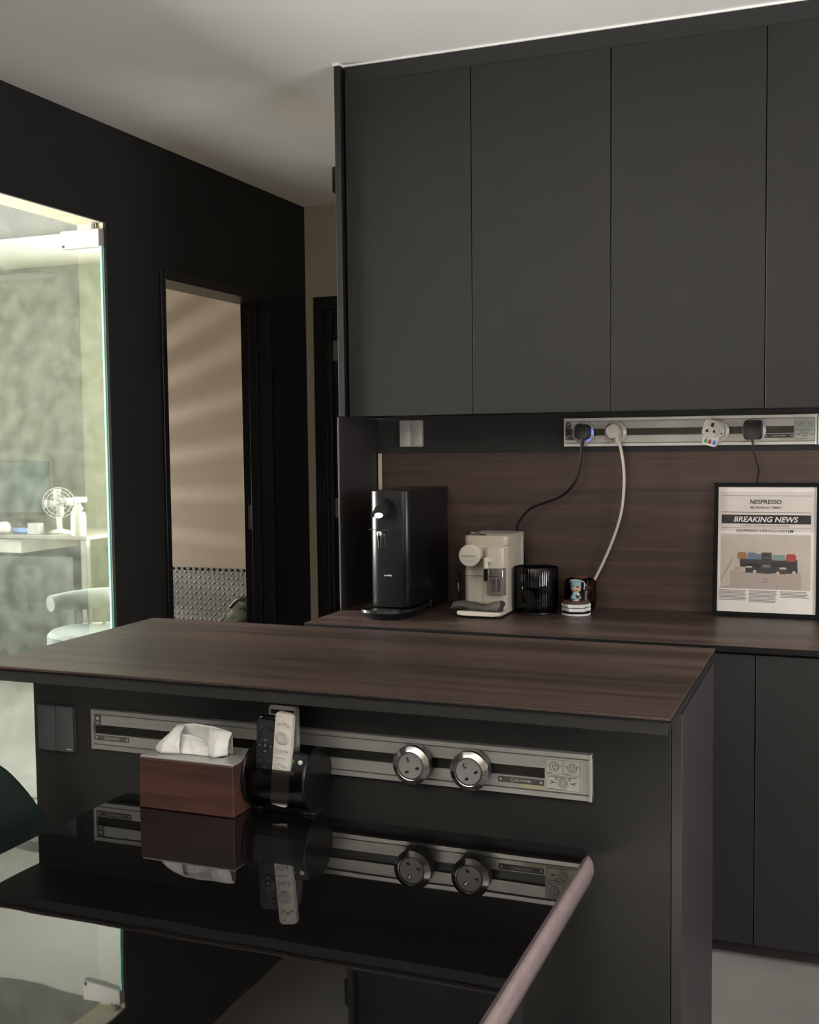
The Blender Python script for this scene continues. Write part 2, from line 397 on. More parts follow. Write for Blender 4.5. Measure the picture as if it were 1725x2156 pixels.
struct(plain('wall_rear', [(-2.767, 2.6, -3.6, -3.5, 0, ZC)], 'greige_paint'))
window_frame('window_1', LW, (XA + .02, XL - .03), 'y', 'black_gloss_paint')
# study behind the dark wall
struct(plain('wall_study_far', [(-5.7, XA, 3.72, 3.85, 0, ZC)], 'concrete'))
struct(plain('wall_study_near', [(-5.7, -4.25, 0.78, 0.90, 0, ZC), (-2.85, XA, 0.78, 0.90, 0, ZC), (-4.25, -2.85, 0.78, 0.90, 0, 0.75), (-4.25, -2.85, 0.78, 0.90, 2.15, ZC)], 'plaster'))
struct(plain('window_3', [(-4.25, -4.21, 0.82, 0.90, 0.75, 2.15), (-2.89, -2.85, 0.82, 0.90, 0.75, 2.15), (-4.21, -2.89, 0.82, 0.90, 0.75, 0.79), (-4.21, -2.89, 0.82, 0.90, 2.11, 2.15)], 'white_paint'))  # unseen window, added along with the near study lamp
struct(plain('wall_study_side', [(-5.7, -5.6, 0.9, 1.75, 0, ZC), (-5.7, -5.6, 3.35, 3.72, 0, ZC), (-5.7, -5.6, 1.75, 3.35, 0, 0.85), (-5.7, -5.6, 1.75, 3.35, 2.25, ZC)], 'white_paint'))
struct(plain('window_2', [(-5.66, -5.6, 1.75, 1.79, 0.85, 2.25), (-5.66, -5.6, 3.31, 3.35, 0.85, 2.25), (-5.66, -5.6, 1.79, 3.31, 0.85, 0.89), (-5.66, -5.6, 1.79, 3.31, 2.21, 2.25)], 'white_paint'))
# bedroom
struct(plain('wall_bedroom_far', [(-5.7, -2.767, 6.13, 6.25, 0, ZC)], 'beige_paint'))
struct(plain('wall_bedroom_side', [(-5.7, -5.6, 3.85, 4.7, 0, ZC), (-5.7, -5.6, 6.0, 6.13, 0, ZC), (-5.7, -5.6, 4.7, 6.0, 0, 0.6), (-5.7, -5.6, 4.7, 6.0, 2.1, ZC)], 'beige_paint'))
struct(plain('trim_2', [(-5.6, -2.80, 6.02, 6.13, 2.40, ZC)], 'white_paint'))
# white sealant bead along the cabinet top, seen as a bright line against the ceiling
struct(plain('trim_1', [(-1.556, 0.70, 3.372, 3.379, ZC - 0.006, ZC), (-1.562, -1.537, 3.345, 3.375, ZC - 0.007, ZC)], 'white_bead'))

# bedroom door frame (black, gloss) with strike plate
df = MB()
for s in ((D0 - 0.022, D0 + 0.012), (D1 - 0.012, D1 + 0.022)):
    df.box(XA - 0.02, XL + 0.012, s[0], s[1], 0, DZ + 0.012, b=0.002)
df.box(XA - 0.02, XL + 0.012, D0 + 0.012, D1 - 0.012, DZ - 0.02, DZ + 0.022, b=0.002)
df.box(XA + 0.03, XA + 0.075, D1 - 0.028, D1 - 0.012, 0, DZ - 0.02, b=0.002)
df.box(XA + 0.03, XA + 0.075, D0 + 0.012, D0 + 0.02, 0, DZ - 0.02, b=0.002)
d1 = struct(df.build('door_1', 'black_gloss_paint'))
plain('strike_plate', [(XA + 0.004, XA + 0.028, D1 - 0.0145, D1 - 0.011, 1.00, 1.12)], 'hinge_steel', d1)
mb = MB(); mb.tube([(XL + 0.004, D1 + 0.024, 0.0), (XL + 0.004, D1 + 0.024, 1.95)], 0.0045, 6); mb.build('frame_seal', 'label_dark', d1)
# far corridor door, dark, set in a stepped dark frame with two steel hinges
df = MB()
df.box(-2.589, -2.535, 5.262, 5.39, 0, 2.168, b=0.003)
df.box(-2.535, -1.70, 5.262, 5.39, 2.10, 2.168, b=0.003)
df.box(-2.535, -2.500, 5.290, 5.39, 0, 2.10, b=0.003)
d2_ = struct(df.build('door_2', 'black_gloss_paint'))
mb = MB(); mb.box(-2.498, -1.70, 5.312, 5.352, 0.01, 2.095, b=0.003); mb.build('door_leaf', 'black_gloss_paint', d2_)
for z in (1.895, 1.082): plain('hinge', [(-2.500, -2.458, 5.305, 5.312, z - 0.052, z + 0.052)], 'hinge_steel', d2_, b=0.002)
mb = MB()
mb.box(-2.522, -2.518, 5.258, 5.263, 0, 2.0); mb.box(-2.508, -2.503, 5.285, 5.29, 0, 2.0); mb.build('frame_bead', 'laminate_band', d2_)

# glass door of the study, standing open against the wall
GY = 3.585
gd = thing('glass_door', 'frameless greenish glass door standing open, with metal corner fitting at its top', 'glass door', (XL - 0.02, GY, 0))
mb = MB(); mb.box(-1.02, 0.006, -0.002, 0.002, 0.008, 2.232); mb.build('pane', 'door_glass', gd, smooth=False)
mb = MB(); mb.box(0.006, 0.014, -0.006, 0.006, 0.008, 2.175, b=0.001); mb.build('pane_edge', 'glass_edge', gd)
mb = MB(); mb.box(-0.165, 0.010, -0.018, 0.018, 2.170, 2.236, b=0.002); pf = mb.build('corner_fitting', 'switch_silver', gd)
mb = MB(); mb.M = Matrix.Translation((-0.03, 0, 2.246)); mb.lathe([(0.016, -0.012), (0.016, 0.016)], 16); mb.build('pivot', 'steel', pf)
mb = MB(); mb.M = Matrix.Translation((-0.152, -0.0185, 2.178)) @ Matrix.Rotation(PI / 2, 4, 'X'); mb.lathe([(0.006, 0), (0.006, 0.0015), (0, 0.0015)], 12); mb.build('screw', 'hole_black', pf)
mb = MB(); mb.box(-0.165, 0.010, -0.018, 0.018, 0.006, 0.07, b=0.002); mb.build('bottom_fitting', 'brushed_alu', gd)

# ------------------------------------------------------------------ upper cabinets
YC = 3.37
GX = [-1.533, -1.1055, -0.671, -0.231, 0.205, 0.640]
UL = ['matte charcoal wall cabinet above the silver light switch, beside the corridor',
      'matte charcoal wall cabinet above the cream coffee machine and smoked jar',
      'matte charcoal wall cabinet above the black and cream plugs with hanging cords',
      'matte charcoal wall cabinet above the white travel adapter and the framed print',
      'matte charcoal wall cabinet at the far end of the row from the corridor']
for i in range(5):
    a, b = GX[i], GX[i + 1]
    t = thing('wall_cabinet', UL[i], 'cabinet', ((a + b) / 2, YC, 1.505), group='wall cabinets in a row under the ceiling')
    hw = (b - a) / 2
    mb = MB(); mb.box(-hw, hw, 0.022, 0.33, 0.004, ZC - 1.505 - 0.003); mb.build('body', 'laminate_dark', t)
    mb = MB(); mb.box(-hw + 0.0016, hw - 0.0016, 0, 0.019, 0, 1.066, b=0.0008); mb.build('door', 'laminate', t)
    mb = MB(); mb.box(-hw, hw, 0.006, 0.024, 1.0665, ZC - 1.505 - 0.0065); mb.build('top_filler', 'laminate_dark', t)
    if i == 0:
        mb = MB(); mb.box(-hw - 0.027, -hw - 0.006, -0.02, 0.33, 0.0, ZC - 1.505 - 0.0065, b=0.001); mb.build('end_panel', 'laminate', t)

# ------------------------------------------------------------------ base cabinets, worktop, splashback
ZT = 0.863; YF = 3.103
for i in range(5):
    a, b = GX[i] - (0.037 if i == 0 else 0), GX[i + 1]
    lab = ['dark grey base cabinet under the tall black water dispenser', 'dark grey base cabinet under the coffee machine and jar',
           'dark grey base cabinet under the bare stretch of worktop beside the coasters', 'dark grey base cabinet whose door stands nearest the island corner',
           'dark grey base cabinet below the framed print, beyond the narrow door gap'][i]
    if i == 3: lab = 'dark grey base cabinet directly below the framed print'
    if i == 4: lab = 'dark grey base cabinet next beyond the one below the framed print'
    t = thing('base_cabinet', lab, 'cabinet', ((a + b) / 2, YF, 0), group='base cabinets under the long worktop')
    hw = (b - a) / 2
    mb = MB(); mb.box(-hw, hw, 0.035, 0.59, 0.04, 0.845); mb.build('body', 'shadow_gap', t)
    mb = MB(); mb.box(-hw + 0.0016, hw - 0.0016, 0.012, 0.031, 0.040, 0.838, b=0.0008); mb.build('door', 'laminate_dark', t)
    mb = MB(); mb.box(-hw, hw, 0.045, 0.063, 0.0, 0.04); mb.build('plinth', 'laminate_plum', t)
wt = thing('worktop', 'dark walnut worktop along the back wall carrying the coffee machine', 'worktop', (-1.575, YF, ZT - 0.012))
mb = MB(); mb.box(0, 2.36, 0, 0.597, 0.0102, 0.012, b=0.0004); mb.build('board', 'walnut_top', wt)
mb = MB(); mb.box(0.0005, 2.36, 0.0002, 0.597, -0.0055, 0.0101); mb.build('under_edge', 'edge_black', wt)
sp = thing('splashback', 'walnut wood splashback panel on the wall behind the coffee machine', 'panel', (-1.552, 3.70, ZT))
mb = MB(); mb.box(0, 2.36, -0.012, 0, 0.0, 0.517); mb.build('board', 'walnut', sp)
mb = MB(); mb.box(-0.0145, -0.0005, -0.0125, 0, 0.0, 0.517); mb.build('edge_strip', 'plywood_edge', sp, label='pale unfinished edge strip')
bd = thing('wall_band', 'charcoal board on the wall between splashback and wall cabinets', 'panel', (-1.570, 3.70, 1.3805))
mb = MB(); mb.box(0, 2.37, -0.016, 0, 0, 0.1275); mb.build('board', 'laminate_band', bd)
ep = thing('end_panel', 'plum brown side panel standing on the worktop end by the corridor', 'panel', (-1.577, 3.372, ZT))
mb = MB(); mb.box(0, 0.006, 0, 0.33, 0.0005, 0.641, b=0.001); mb.build('board', 'laminate_plum', ep)

# ------------------------------------------------------------------ island
IZ = 0.980
isl = thing('kitchen_island', 'dark kitchen island with thin walnut top and power track on its front', 'kitchen island', (-0.262, 1.928, 0))
mb = MB(); mb.box(-1.391, 0.002, -0.150, 0.482, IZ - 0.0055, IZ, b=0.001); mb.build('worktop', ['walnut_top'], isl)
mb = MB(); mb.box(-1.3905, 0.0015, -0.1495, 0.4815, IZ - 0.0085, IZ - 0.0056); mb.build('top_edge', 'edge_black', isl)
mb = MB(); mb.box(-1.384, -0.004, -0.146, 0.478, IZ - 0.030, IZ - 0.0086, b=0.0008); mb.build('apron', 'laminate_band', isl)
mb = MB(); mb.box(-1.370, -0.019, 0.0, 0.018, 0, IZ - 0.0302, b=0.0008); mb.build('front_panel', 'laminate_band', isl)
mb = MB(); mb.box(-0.018, 0, 0.0005, 0.470, 0, IZ - 0.0302, b=0.0008); mb.build('end_panel', 'laminate_plum', isl)
mb = MB(); mb.box(-1.388 + 0.018, -1.352, 0.019, 0.470, 0, IZ - 0.0302); mb.box(-1.351, -0.019, 0.452, 0.470, 0, IZ - 0.0302); mb.build('body', 'laminate_dark', isl)

# ------------------------------------------------------------------ power tracks and sockets
def triangle(mb, cx, cz, r, rot, y):
    p = [(cx + r * math.cos(rot + k * 2 * PI / 3), cz + r * math.sin(rot + k * 2 * PI / 3)) for k in range(3)]
    mb.raw([(a, y, b) for a, b in p], [(0, 1, 2)])
def track(label, x0, z0, length, h, y, stick, group):
    t = thing('power_track', label, 'power track', (x0, y, z0), group=group)
    s = h / 0.084; c = h / 2
    mb = MB(); mb.box(0, length, -0.004, 0, 0, h); mb.build('back_plate', 'brushed_alu', t)
    mb = MB(); mb.box(0.005, length - 0.005, -0.0105, -0.004, c + 0.0095 * s, h - 0.011 * s, b=0.0006); mb.build('upper_face', 'brushed_alu', t)
    mb = MB(); mb.box(0.005, length - 0.005, -0.0105, -0.004, 0.011 * s, c - 0.0095 * s, b=0.0006); mb.build('lower_face', 'brushed_alu', t)
    mb = MB(); mb.box(stick, length - 0.005, -0.0105, -0.004, c - 0.0097 * s, c + 0.0097 * s); mb.build('slot_cover', 'brushed_alu', t)
    mb = MB(); mb.box(0.0, length, -0.013, -0.004, h - 0.0095 * s, h, b=0.001); mb.build('upper_lip', 'alu_lip', t)
    mb = MB(); mb.box(0.0, length, -0.013, -0.004, 0, 0.0095 * s, b=0.001); mb.build('lower_lip', 'alu_lip', t)
    mb = MB(); mb.box(0.005, stick, -0.0062, -0.004, c - 0.0095 * s, c + 0.0095 * s); mb.build('slot', 'track_slot', t)
    for q in (0, length - 0.006):
        mb = MB(); mb.box(q, q + 0.006, -0.0142, 0, -0.0005, h + 0.0005, b=0.0008); mb.build('end_cap', 'alu_lip', t)
    # UP plate at one end
    mb = MB(); mb.box(0.0075, 0.0235, -0.0112, -0.0105, h - 0.034 * s, h - 0.0115 * s); u = mb.build('up_plate', 'label_dark', t)
    mb = MB(); triangle(mb, 0.0155, h - 0.0185 * s, 0.0048, PI / 2, -0.0114); text_into(mb, 'UP', 0.0155, h - 0.0285 * s, 0.007, 0.0045, -0.0114, bold=0.01); mb.build('lettering', 'ink_light', u, smooth=False)
    # NO POWER strips
    L_ = 0.085
    for q in (0.0075, stick - 0.002 - L_):
        mb = MB(); mb.box(q, q + L_, -0.0112, -0.0105, c - 0.0225 * s, c - 0.0115 * s); u = mb.build('no_power_strip', 'label_dark', t)
        mb = MB(); triangle(mb, q + 0.005, c - 0.017 * s, 0.0034, 0, -0.0114); triangle(mb, q + L_ - 0.005, c - 0.017 * s, 0.0034, PI, -0.0114)
        text_into(mb, 'NO POWER', q + L_ * 0.55, c - 0.017 * s, 0.030, 0.0042, -0.0114, bold=0.01)
        r_ = [(q + L_ * 0.32 + 0.0036 * math.cos(a), -0.0114, c - 0.017 * s + 0.0036 * math.sin(a)) for a in [k * PI / 6 for k in range(12)]]
        r2_ = [(q + L_ * 0.32 + 0.0028 * math.cos(a), -0.0114, c - 0.017 * s + 0.0028 * math.sin(a)) for a in [k * PI / 6 for k in range(12)]]
        mb.raw(r_ + r2_, [(k, (k + 1) % 12, 12 + (k + 1) % 12, 12 + k) for k in range(12)])
        mb.build('lettering', 'ink_light', u, smooth=False)
    # instruction sticker with little drawings
    SW = 0.066; q0 = stick; zb, zt = 0.0125 * s, h - 0.0125 * s
    mb = MB(); mb.box(q0, q0 + SW, -0.0114, -0.0105, zb, zt); u = mb.build('instruction_sticker', 'sticker', t)
    mb = MB(); y_ = -0.0116
    def bar(a, b, c0, c1): mb.raw([(a, y_, c0), (b, y_, c0), (b, y_, c1), (a, y_, c1)], [(0, 1, 2, 3)])
    def ring(cx, cz, r, wd=0.0012):
        o_ = [(cx + r * math.cos(k * PI / 9), y_, cz + r * math.sin(k * PI / 9)) for k in range(18)]
        i_ = [(cx + (r - wd) * math.cos(k * PI / 9), y_, cz + (r - wd) * math.sin(k * PI / 9)) for k in range(18)]
        mb.raw(o_ + i_, [(k, (k + 1) % 18, 18 + (k + 1) % 18, 18 + k) for k in range(18)])
    zm = (zb + zt) / 2; lw = 0.0007
    for (a, b, c0, c1) in ((q0 + .002, q0 + .032, zm + .001, zt - .002), (q0 + .034, q0 + SW - .002, zm + .001, zt - .002), (q0 + .002, q0 + SW - .002, zb + .002, zm - .001)):
        bar(a, b, c0, c0 + lw); bar(a, b, c1 - lw, c1); bar(a, a + lw, c0, c1); bar(b - lw, b, c0, c1)
    for cx in (q0 + .017, q0 + .0495):
        cz = zm + .0145 * s
        ring(cx, cz, .0088); ring(cx + (0.002 if cx < q0 + .03 else 0), cz, .0055, .0009)
        for k in range(3): ring(cx + .0028 * math.cos(2.1 * k + .6), cz + .0028 * math.sin(2.1 * k + .6), .0011, .0011)
        bar(cx - .013, cx - .009, cz + .002, cz + .003); bar(cx + .009, cx + .013, cz + .002, cz + .003)
        bar(cx - .013, cx - .004, zm + .0028, zm + .0042)
    cx = q0 + SW / 2; cz = zm - .0135 * s
    ring(cx, cz, .0085); ring(cx, cz, .0055, .0009)
    for k in range(3): ring(cx + .0028 * math.cos(2.1 * k + .6), cz + .0028 * math.sin(2.1 * k + .6), .0011, .0011)
    for sg in (-1, 1):
        ring(cx + sg * .012, cz + .007, .0026, .0012)
        mb.raw([(cx + sg * .011, y_, cz), (cx + sg * .027, y_, cz + .0035), (cx + sg * .020, y_, cz), (cx + sg * .027, y_, cz - .0035)], [(0, 1, 2, 3)])
    bar(q0 + .005, q0 + .058, zm - .0042, zm - .003); bar(q0 + .005, q0 + .04, zb + .0035, zb + .0046)
    mb.build('drawing', 'sticker_ink', u, smooth=False)
    mb = MB(); mb.box(stick - 0.042, stick - 0.003, -0.0111, -0.0105, 0.0125 * s, 0.0205 * s); mb.build('tape', 'tape_yellow', t)
    return t
YIF = 1.928
track('brushed aluminium power track on the island front with two empty round sockets', -1.474, 0.786, 1.059, 0.084, YIF, 0.974, 'aluminium power tracks')
track('aluminium power track under the wall cabinets with plugs, cords and travel adapter', -0.888, 1.398, 0.792, 0.094, 3.684, 0.724, 'aluminium power tracks')
track('aluminium power track under the last wall cabinet, butting the one with plugs', -0.093, 1.398, 0.70, 0.094, 3.684, 0.63, 'aluminium power tracks')

def socket(label, x, z, y, rot, group, white=False, R=0.0365, depth=0.030):
    t = thing('round_socket', label, 'socket', (x, y, z), group=group)
    Mx = Matrix.Rotation(PI / 2, 4, 'X')
    mb = MB(); mb.M = Mx; mb.lathe([(R - .003, 0), (R - .0015, .003), (R - .0015, depth - .006), (R - .002, depth - .005)], 48); mb.build('barrel', 'white_plastic' if white else 'socket_side', t)
    mb = MB(); mb.M = Mx; mb.lathe([(R - .0015, depth - .0055), (R, depth - .004), (R - .0005, depth - .002), (R - .010, depth + .0035), (R - .011, depth + .003), (R - .012, depth - .001)], 48); mb.build('rim', 'cream_plastic_light' if white else 'steel', t, angle=25)
    mb = MB(); mb.M = Mx; mb.lathe([(0, depth + .001), (R - .0135, depth + .001), (R - .012, depth - .001)], 40); fc = mb.build('face', 'white_plastic' if white else 'socket_grey', t)
    for (a, b, wx, wz) in ((0, .0125, .0042, .0088), (-.0110, -.0085, .0068, .0046), (.0110, -.0085, .0068, .0046)):
        mb = MB(); mb.M = Matrix.Rotation(-rot, 4, 'Y') @ Matrix.Translation((a, -depth - .0012, b)); mb.box(-wx / 2, wx / 2, -0.0004, 0.0004, -wz / 2, wz / 2)
        h_ = mb.build('pin_hole', 'hole_black', fc, smooth=False)
        if wz > wx and not white:
            mb = MB(); mb.M = Matrix.Rotation(-rot, 4, 'Y') @ Matrix.Translation((a, -depth - .0018, b)); mb.box(-.0002, .0016, -.0001, .0001, -wz * .42, wz * .3); mb.build('contact', 'pin_brass', fc, smooth=False)
    return t
YS = YIF - 0.0135
socket('steel round socket on the island track, next to the remote control caddy', -0.744, 0.828, YS, math.radians(23), 'round sockets on the island track')
socket('steel round socket on the island track, next to the instruction sticker', -0.632, 0.828, YS, math.radians(38), 'round sockets on the island track')
YB = 3.684 - 0.0135
GB = 'round sockets on the track under the wall cabinets'
bs = {}
for k, px, lab in (('a', 1228, 'round white-rimmed wall socket behind the black plug with blue lights'), ('b', 1296, 'round white-rimmed wall socket behind the cream plug'),
                   ('c', 1511, 'round white-rimmed wall socket half hidden by the travel adapter'), ('d', 1588, 'round white-rimmed wall socket behind the black square plug')):
    p_ = on_y(px, 908, 3.66); bs[k] = p_
    socket(lab, p_.x, 1.443, YB, 0, GB, white=True, R=0.0365, depth=0.012)

def cable(mb, pix, y, r, extra=(), n=8, y1=None):     # y1: depth reached at the last pixel
    m_ = max(1, len(pix) - 1)
    pts = [on_y(a, b, y + ((y1 - y) * (k / m_) ** 1.5 if y1 else 0)) for k, (a, b) in enumerate(pix)]; pts += [Vector(q) for q in extra]
    mb.tube(spline(pts, n), r, 8)
def plug(name, label, p_, bodymat, w_, h_, rot, boxy=False):
    t = thing(name, label, 'plug', (p_.x, YB - 0.0145, p_.z)); 
    mb = MB(); mb.M = Matrix.Rotation(-rot, 4, 'Y')
    mb.bprism(rrect(w_, h_, .011 if boxy else .014), -0.004, 0.0, b=0.001); mb.bprism(rrect(w_ * .94, h_ * .94, .011), -0.026, -0.003, b=0.004); mb.build('body', bodymat, t)
    return t
Yp = YB - 0.035
# black plug with blue status lights, cord running behind the coffee machine
pa = on_y(1228, 909, YB - .02)
t = plug('plug', 'black plug with blue lights and long cord running behind the coffee machine', pa, 'black_plastic', .052, .050, math.radians(-6))
mb = MB(); mb.tube([(0.0, -0.014, -0.02), (-.001, -.014, -.036), (-.002, -.014, -.052)], [.009, .0075, .0045], 10); mb.build('strain_relief', 'black_plastic', t)
mb = MB(); cable(mb, [(1225, 936), (1223, 965), (1217, 1000), (1203, 1026), (1180, 1046), (1148, 1058), (1118, 1070), (1099, 1090), (1089, 1115)], Yp, .0042, [(-1.02, 3.66, 1.02), (-1.03, 3.665, .9)])
c_ = mb.build('cord', 'black_satin', None); c_.parent = t; c_.matrix_parent_inverse = Matrix.Translation(-Vector(t.location))
for (a0, a1) in ((-10, 38), (-62, -40)):
    mb = MB(); R_ = 0.0300
    pts = [(math.cos(math.radians(a0 + (a1 - a0) * k / 8)) * R_ + (bs['a'].x - pa.x), 0.0005, math.sin(math.radians(a0 + (a1 - a0) * k / 8)) * R_ + (1.443 - pa.z)) for k in range(9)]
    mb.tube(pts, .0022, 6); mb.build('status_light', 'led_blue', t)
# cream plug, cord dropping behind the figurine
pb = on_y(1293, 908, YB - .02)
t = plug('plug', 'cream plug turned askew with a cream cord dropping behind the figurine', pb, 'cream_plastic_light', .046, .044, math.radians(28))
mb = MB(); mb.tube([(0.008, -0.014, -0.017), (.013, -.015, -.030), (.017, -.016, -.044)], [.008, .0065, .0048], 10); mb.build('strain_relief', 'cream_plastic_light', t)
mb = MB(); cable(mb, [(1303, 930), (1309, 952), (1314, 990), (1314, 1030), (1309, 1075), (1296, 1122), (1276, 1172), (1256, 1213), (1243, 1235)], Yp, .0046, [(-0.80, 3.676, .925), (-0.85, 3.678, .874)], y1=3.674)
c_ = mb.build('cord', 'white_cable', None); c_.parent = t; c_.matrix_parent_inverse = Matrix.Translation(-Vector(t.location))
# black square plug with thin cord behind the framed print
pd = on_y(1586, 905, YB - .02)
t = plug('plug', 'black square plug with a thin cord going behind the framed print', pd, 'black_plastic', .057, .060, 0, boxy=True)
mb = MB(); mb.tube([(0, -0.010, -0.026), (.0, -.010, -.040), (.001, -.010, -.048)], [.0055, .004, .0028], 8); mb.build('strain_relief', 'black_plastic', t)
mb = MB(); cable(mb, [(1586, 933), (1587, 950), (1592, 968), (1597, 985), (1597, 1000), (1594, 1016)], Yp, .0024, [(-0.277, 3.6835, 1.22), (-.27, 3.6845, 1.0)], y1=3.6835)
c_ = mb.build('cord', 'black_plastic', None); c_.parent = t; c_.matrix_parent_inverse = Matrix.Translation(-Vector(t.location))
# white travel adapter with three coloured marks
pc = on_y(1501, 904, YB - .03)
t = thing('travel_adapter', 'white travel adapter hanging tilted with three coloured plug icons', 'adapter', (pc.x, YB - 0.013, pc.z), (0, math.radians(15), 0))
mb = MB(); mb.bprism(rrect(.046, .080, .007, cx=.003, cz=-.012), -0.030, 0, b=.003); mb.build('body', 'white_plastic', t)
mb = MB(); mb.bprism(rrect(.050, .052, .010, cx=-.002, cz=.003), -0.048, -.030, b=.002); hd = mb.build('socket_head', 'cream_plastic_light', t)
for pts in ([(-.0065, .008), (.0055, .008), (.0035, .013), (.0035, .020), (-.0045, .020), (-.0045, .013)], [(-.018, -.011), (-.007, -.011), (-.008, -.006), (-.012, -.001), (-.015, -.005)], [(.004, -.008), (.015, -.009), (.012, -.003), (.009, .001), (.007, -.003)]):
    mb = MB(); mb.prism(pts, -.0487, -.0479); mb.build('pin_hole', 'hole_black', hd, smooth=False)
for k, mm in enumerate(('button_green', 'toy_red', 'blue_item')):
    x_ = -.010 + k * .0135
    mb = MB(); mb.prism([(x_ - .0045, -.045), (x_ + .0045, -.045), (x_ + .0045, -.036), (x_ + .002, -.034), (x_ + .002, -.0305), (x_ - .002, -.0305), (x_ - .002, -.034), (x_ - .0045, -.036)], -.0312, -.0299); mb.build('plug_icon', mm, t, smooth=False)

# light switches
def light_switch(label, x, y, z, w_, h_, m1, logo):
    t = thing('light_switch', label, 'light switch', (x, y, z))
    mb = MB(); mb.bprism(rrect(w_, h_, .004), -0.007, 0, b=.001); mb.build('plate', m1, t)
    for s in (-1, 1):
        mb = MB(); mb.bprism(rrect(w_ / 2 - .0016, h_ - .002, .0025, cx=s * (w_ / 4 - .0002)), -0.012, -.0065, b=.0012); r_ = mb.build('rocker', m1, t)
        if s == 1:
            mb = MB()
            for k, hh in enumerate((.0012, .002, .0028, .002, .0024)):
                mb.box(w_ / 4 + .004 + k * .0026, w_ / 4 + .0062 + k * .0026, -.0123, -.0118, -h_ / 2 + .0055, -h_ / 2 + .0055 + hh)
            mb.build('maker_mark', logo, r_, smooth=False)
light_switch('silver double light switch on the charcoal band beside the plum panel', -1.4345, 3.684, 1.449, .085, .092, 'switch_silver', 'ink_grey')
light_switch('dark grey double light switch on the island front', -1.567, YIF, .821, .094, .098, 'switch_grey', 'ink_light')

# ceiling downlight in the corridor
t = thing('ceiling_downlight', 'black cylinder downlight fixed to the corridor ceiling', 'ceiling light', (-2.105, 4.61, ZC))
mb = MB(); mb.lathe([(0.052, 0), (0.052, -0.100), (0.049, -0.106), (0.040, -0.106), (0.038, -0.085), (0, -0.085)], 32); mb.build('housing', 'black_plastic', t)
mb = MB(); mb.lathe([(0.037, -0.1015), (0.030, -0.0985), (0, -0.098)], 24); mb.build('lens', 'white_plastic', t)

# ------------------------------------------------------------------ water dispenser
t = thing('water_dispenser', 'tall slim glossy black water dispenser with drip tray and steel spout', 'water dispenser', (-1.372, 3.305, ZT))
W2 = 0.069; D_ = 0.372; HT = 0.402
pl = []
for k in range(9):
    a = PI + PI / 2 * k / 8; pl.append((-W2 + .036 + .036 * math.cos(a), .036 + .036 * math.sin(a)))
for k in range(9):
    a = 1.5 * PI + PI / 2 * k / 8; pl.append((W2 - .022 + .022 * math.cos(a), .022 + .022 * math.sin(a)))
pl += [(W2, D_), (-W2, D_)]
mb = MB(); mb.bprism(pl, 0.030, HT, 'z', b=.004); mb.build('body', 'black_satin', t)
mb = MB()
n = 40; P0 = []; P1 = []; P2 = []
for k in range(n):
    a = 2 * PI * k / n; cx = math.copysign(abs(math.cos(a)) ** .75, math.cos(a)); cy = math.copysign(abs(math.sin(a)) ** .75, math.sin(a))
    P0.append((.078 * cx, .065 + .150 * cy, .0)); P1.append((.090 * cx, .062 + .164 * cy, .022)); P2.append((.088 * cx, .062 + .160 * cy, .030))
vs = P0 + P1 + P2 + [(a * .8, .062 + (b - .062) * .86, .024) for a, b, c in P2]
fs = [tuple(range(n - 1, -1, -1))] + [(r * n + k, r * n + (k + 1) % n, (r + 1) * n + (k + 1) % n, (r + 1) * n + k) for r in range(3) for k in range(n)] + [tuple(3 * n + k for k in range(n))]
mb.raw(vs, fs); tr = mb.build('drip_tray', 'black_tray', t)
for k in range(5):
    mb = MB(); mb.box(-.045, .045, -.075 + k * .013, -.069 + k * .013, .0245, .0265, b=.0006); mb.build('grille_bar', 'black_plastic', tr)
mb = MB(); mb.box(-.069, .069, .20, D_, 0, .032, b=.004); mb.build('foot', 'black_plastic', t)
# spout: a domed hood flaring forward with a lit ring underneath
mb = MB()
mb.M = Matrix.Translation((-.008, 0, .030))
seg = 20; rings = []
for i in range(9):
    s = i / 8; y = .012 - .062 * s
    zt_ = .352 - .046 * s ** 1.6; r_ = .040 - .002 * s; zb_ = .287 + .004 * s
    ring_ = []
    for k in range(seg + 1):
        a = PI * k / seg
        ring_.append((r_ * math.cos(a) * (1 - .15 * s), y, zb_ + (zt_ - zb_) * math.sin(a) ** .8))
    rings.append(ring_)
vs = [q for r in rings for q in r]; m_ = seg + 1
fs = [(i * m_ + k, i * m_ + k + 1, (i + 1) * m_ + k + 1, (i + 1) * m_ + k) for i in range(8) for k in range(seg)]
fs += [tuple(range(seg, -1, -1)), tuple(8 * m_ + k for k in range(m_))] + [(i * m_, (i + 1) * m_, (i + 1) * m_ + seg, i * m_ + seg) for i in range(8)]
mb.raw(vs, fs); hd = mb.build('hood', 'black_satin', t)
mb = MB(); mb.M = Matrix.Translation((-.010, -.0525, .3265)) @ Matrix.Rotation(math.radians(62), 4, 'X') @ Matrix.Diagonal((1.0, .62, 1, 1)); mb.lathe([(0, .004), (.0135, .004), (.0145, 0)], 28); mb.build('touch_ring', 'lamp_white', hd, label='lit white touch button')
mb = MB(); mb.M = Matrix.Translation((-.018, -.028, .044)); mb.lathe([(.0, .178), (.0058, .178), (.0065, .183), (.0072, .205), (.0095, .213), (.0098, .226), (.008, .231), (0, .231)], 24); mb.build('tap', 'chrome', t)
mb = MB(); mb.box(-.022, -.013, -.024, .010, .2665, .2745, b=.002); mb.build('tap_arm', 'chrome', t)
mb = MB(); mb.box(-W2 - .0004, -.030, -.0006, .05, .2765, .2785); mb.build('seam', 'hole_black', t)
mb = MB(); text_into(mb, 'novita', -.002, .132, .026, .0062, -.0009, bold=.03); mb.build('lettering', 'ink_light', t, smooth=False)
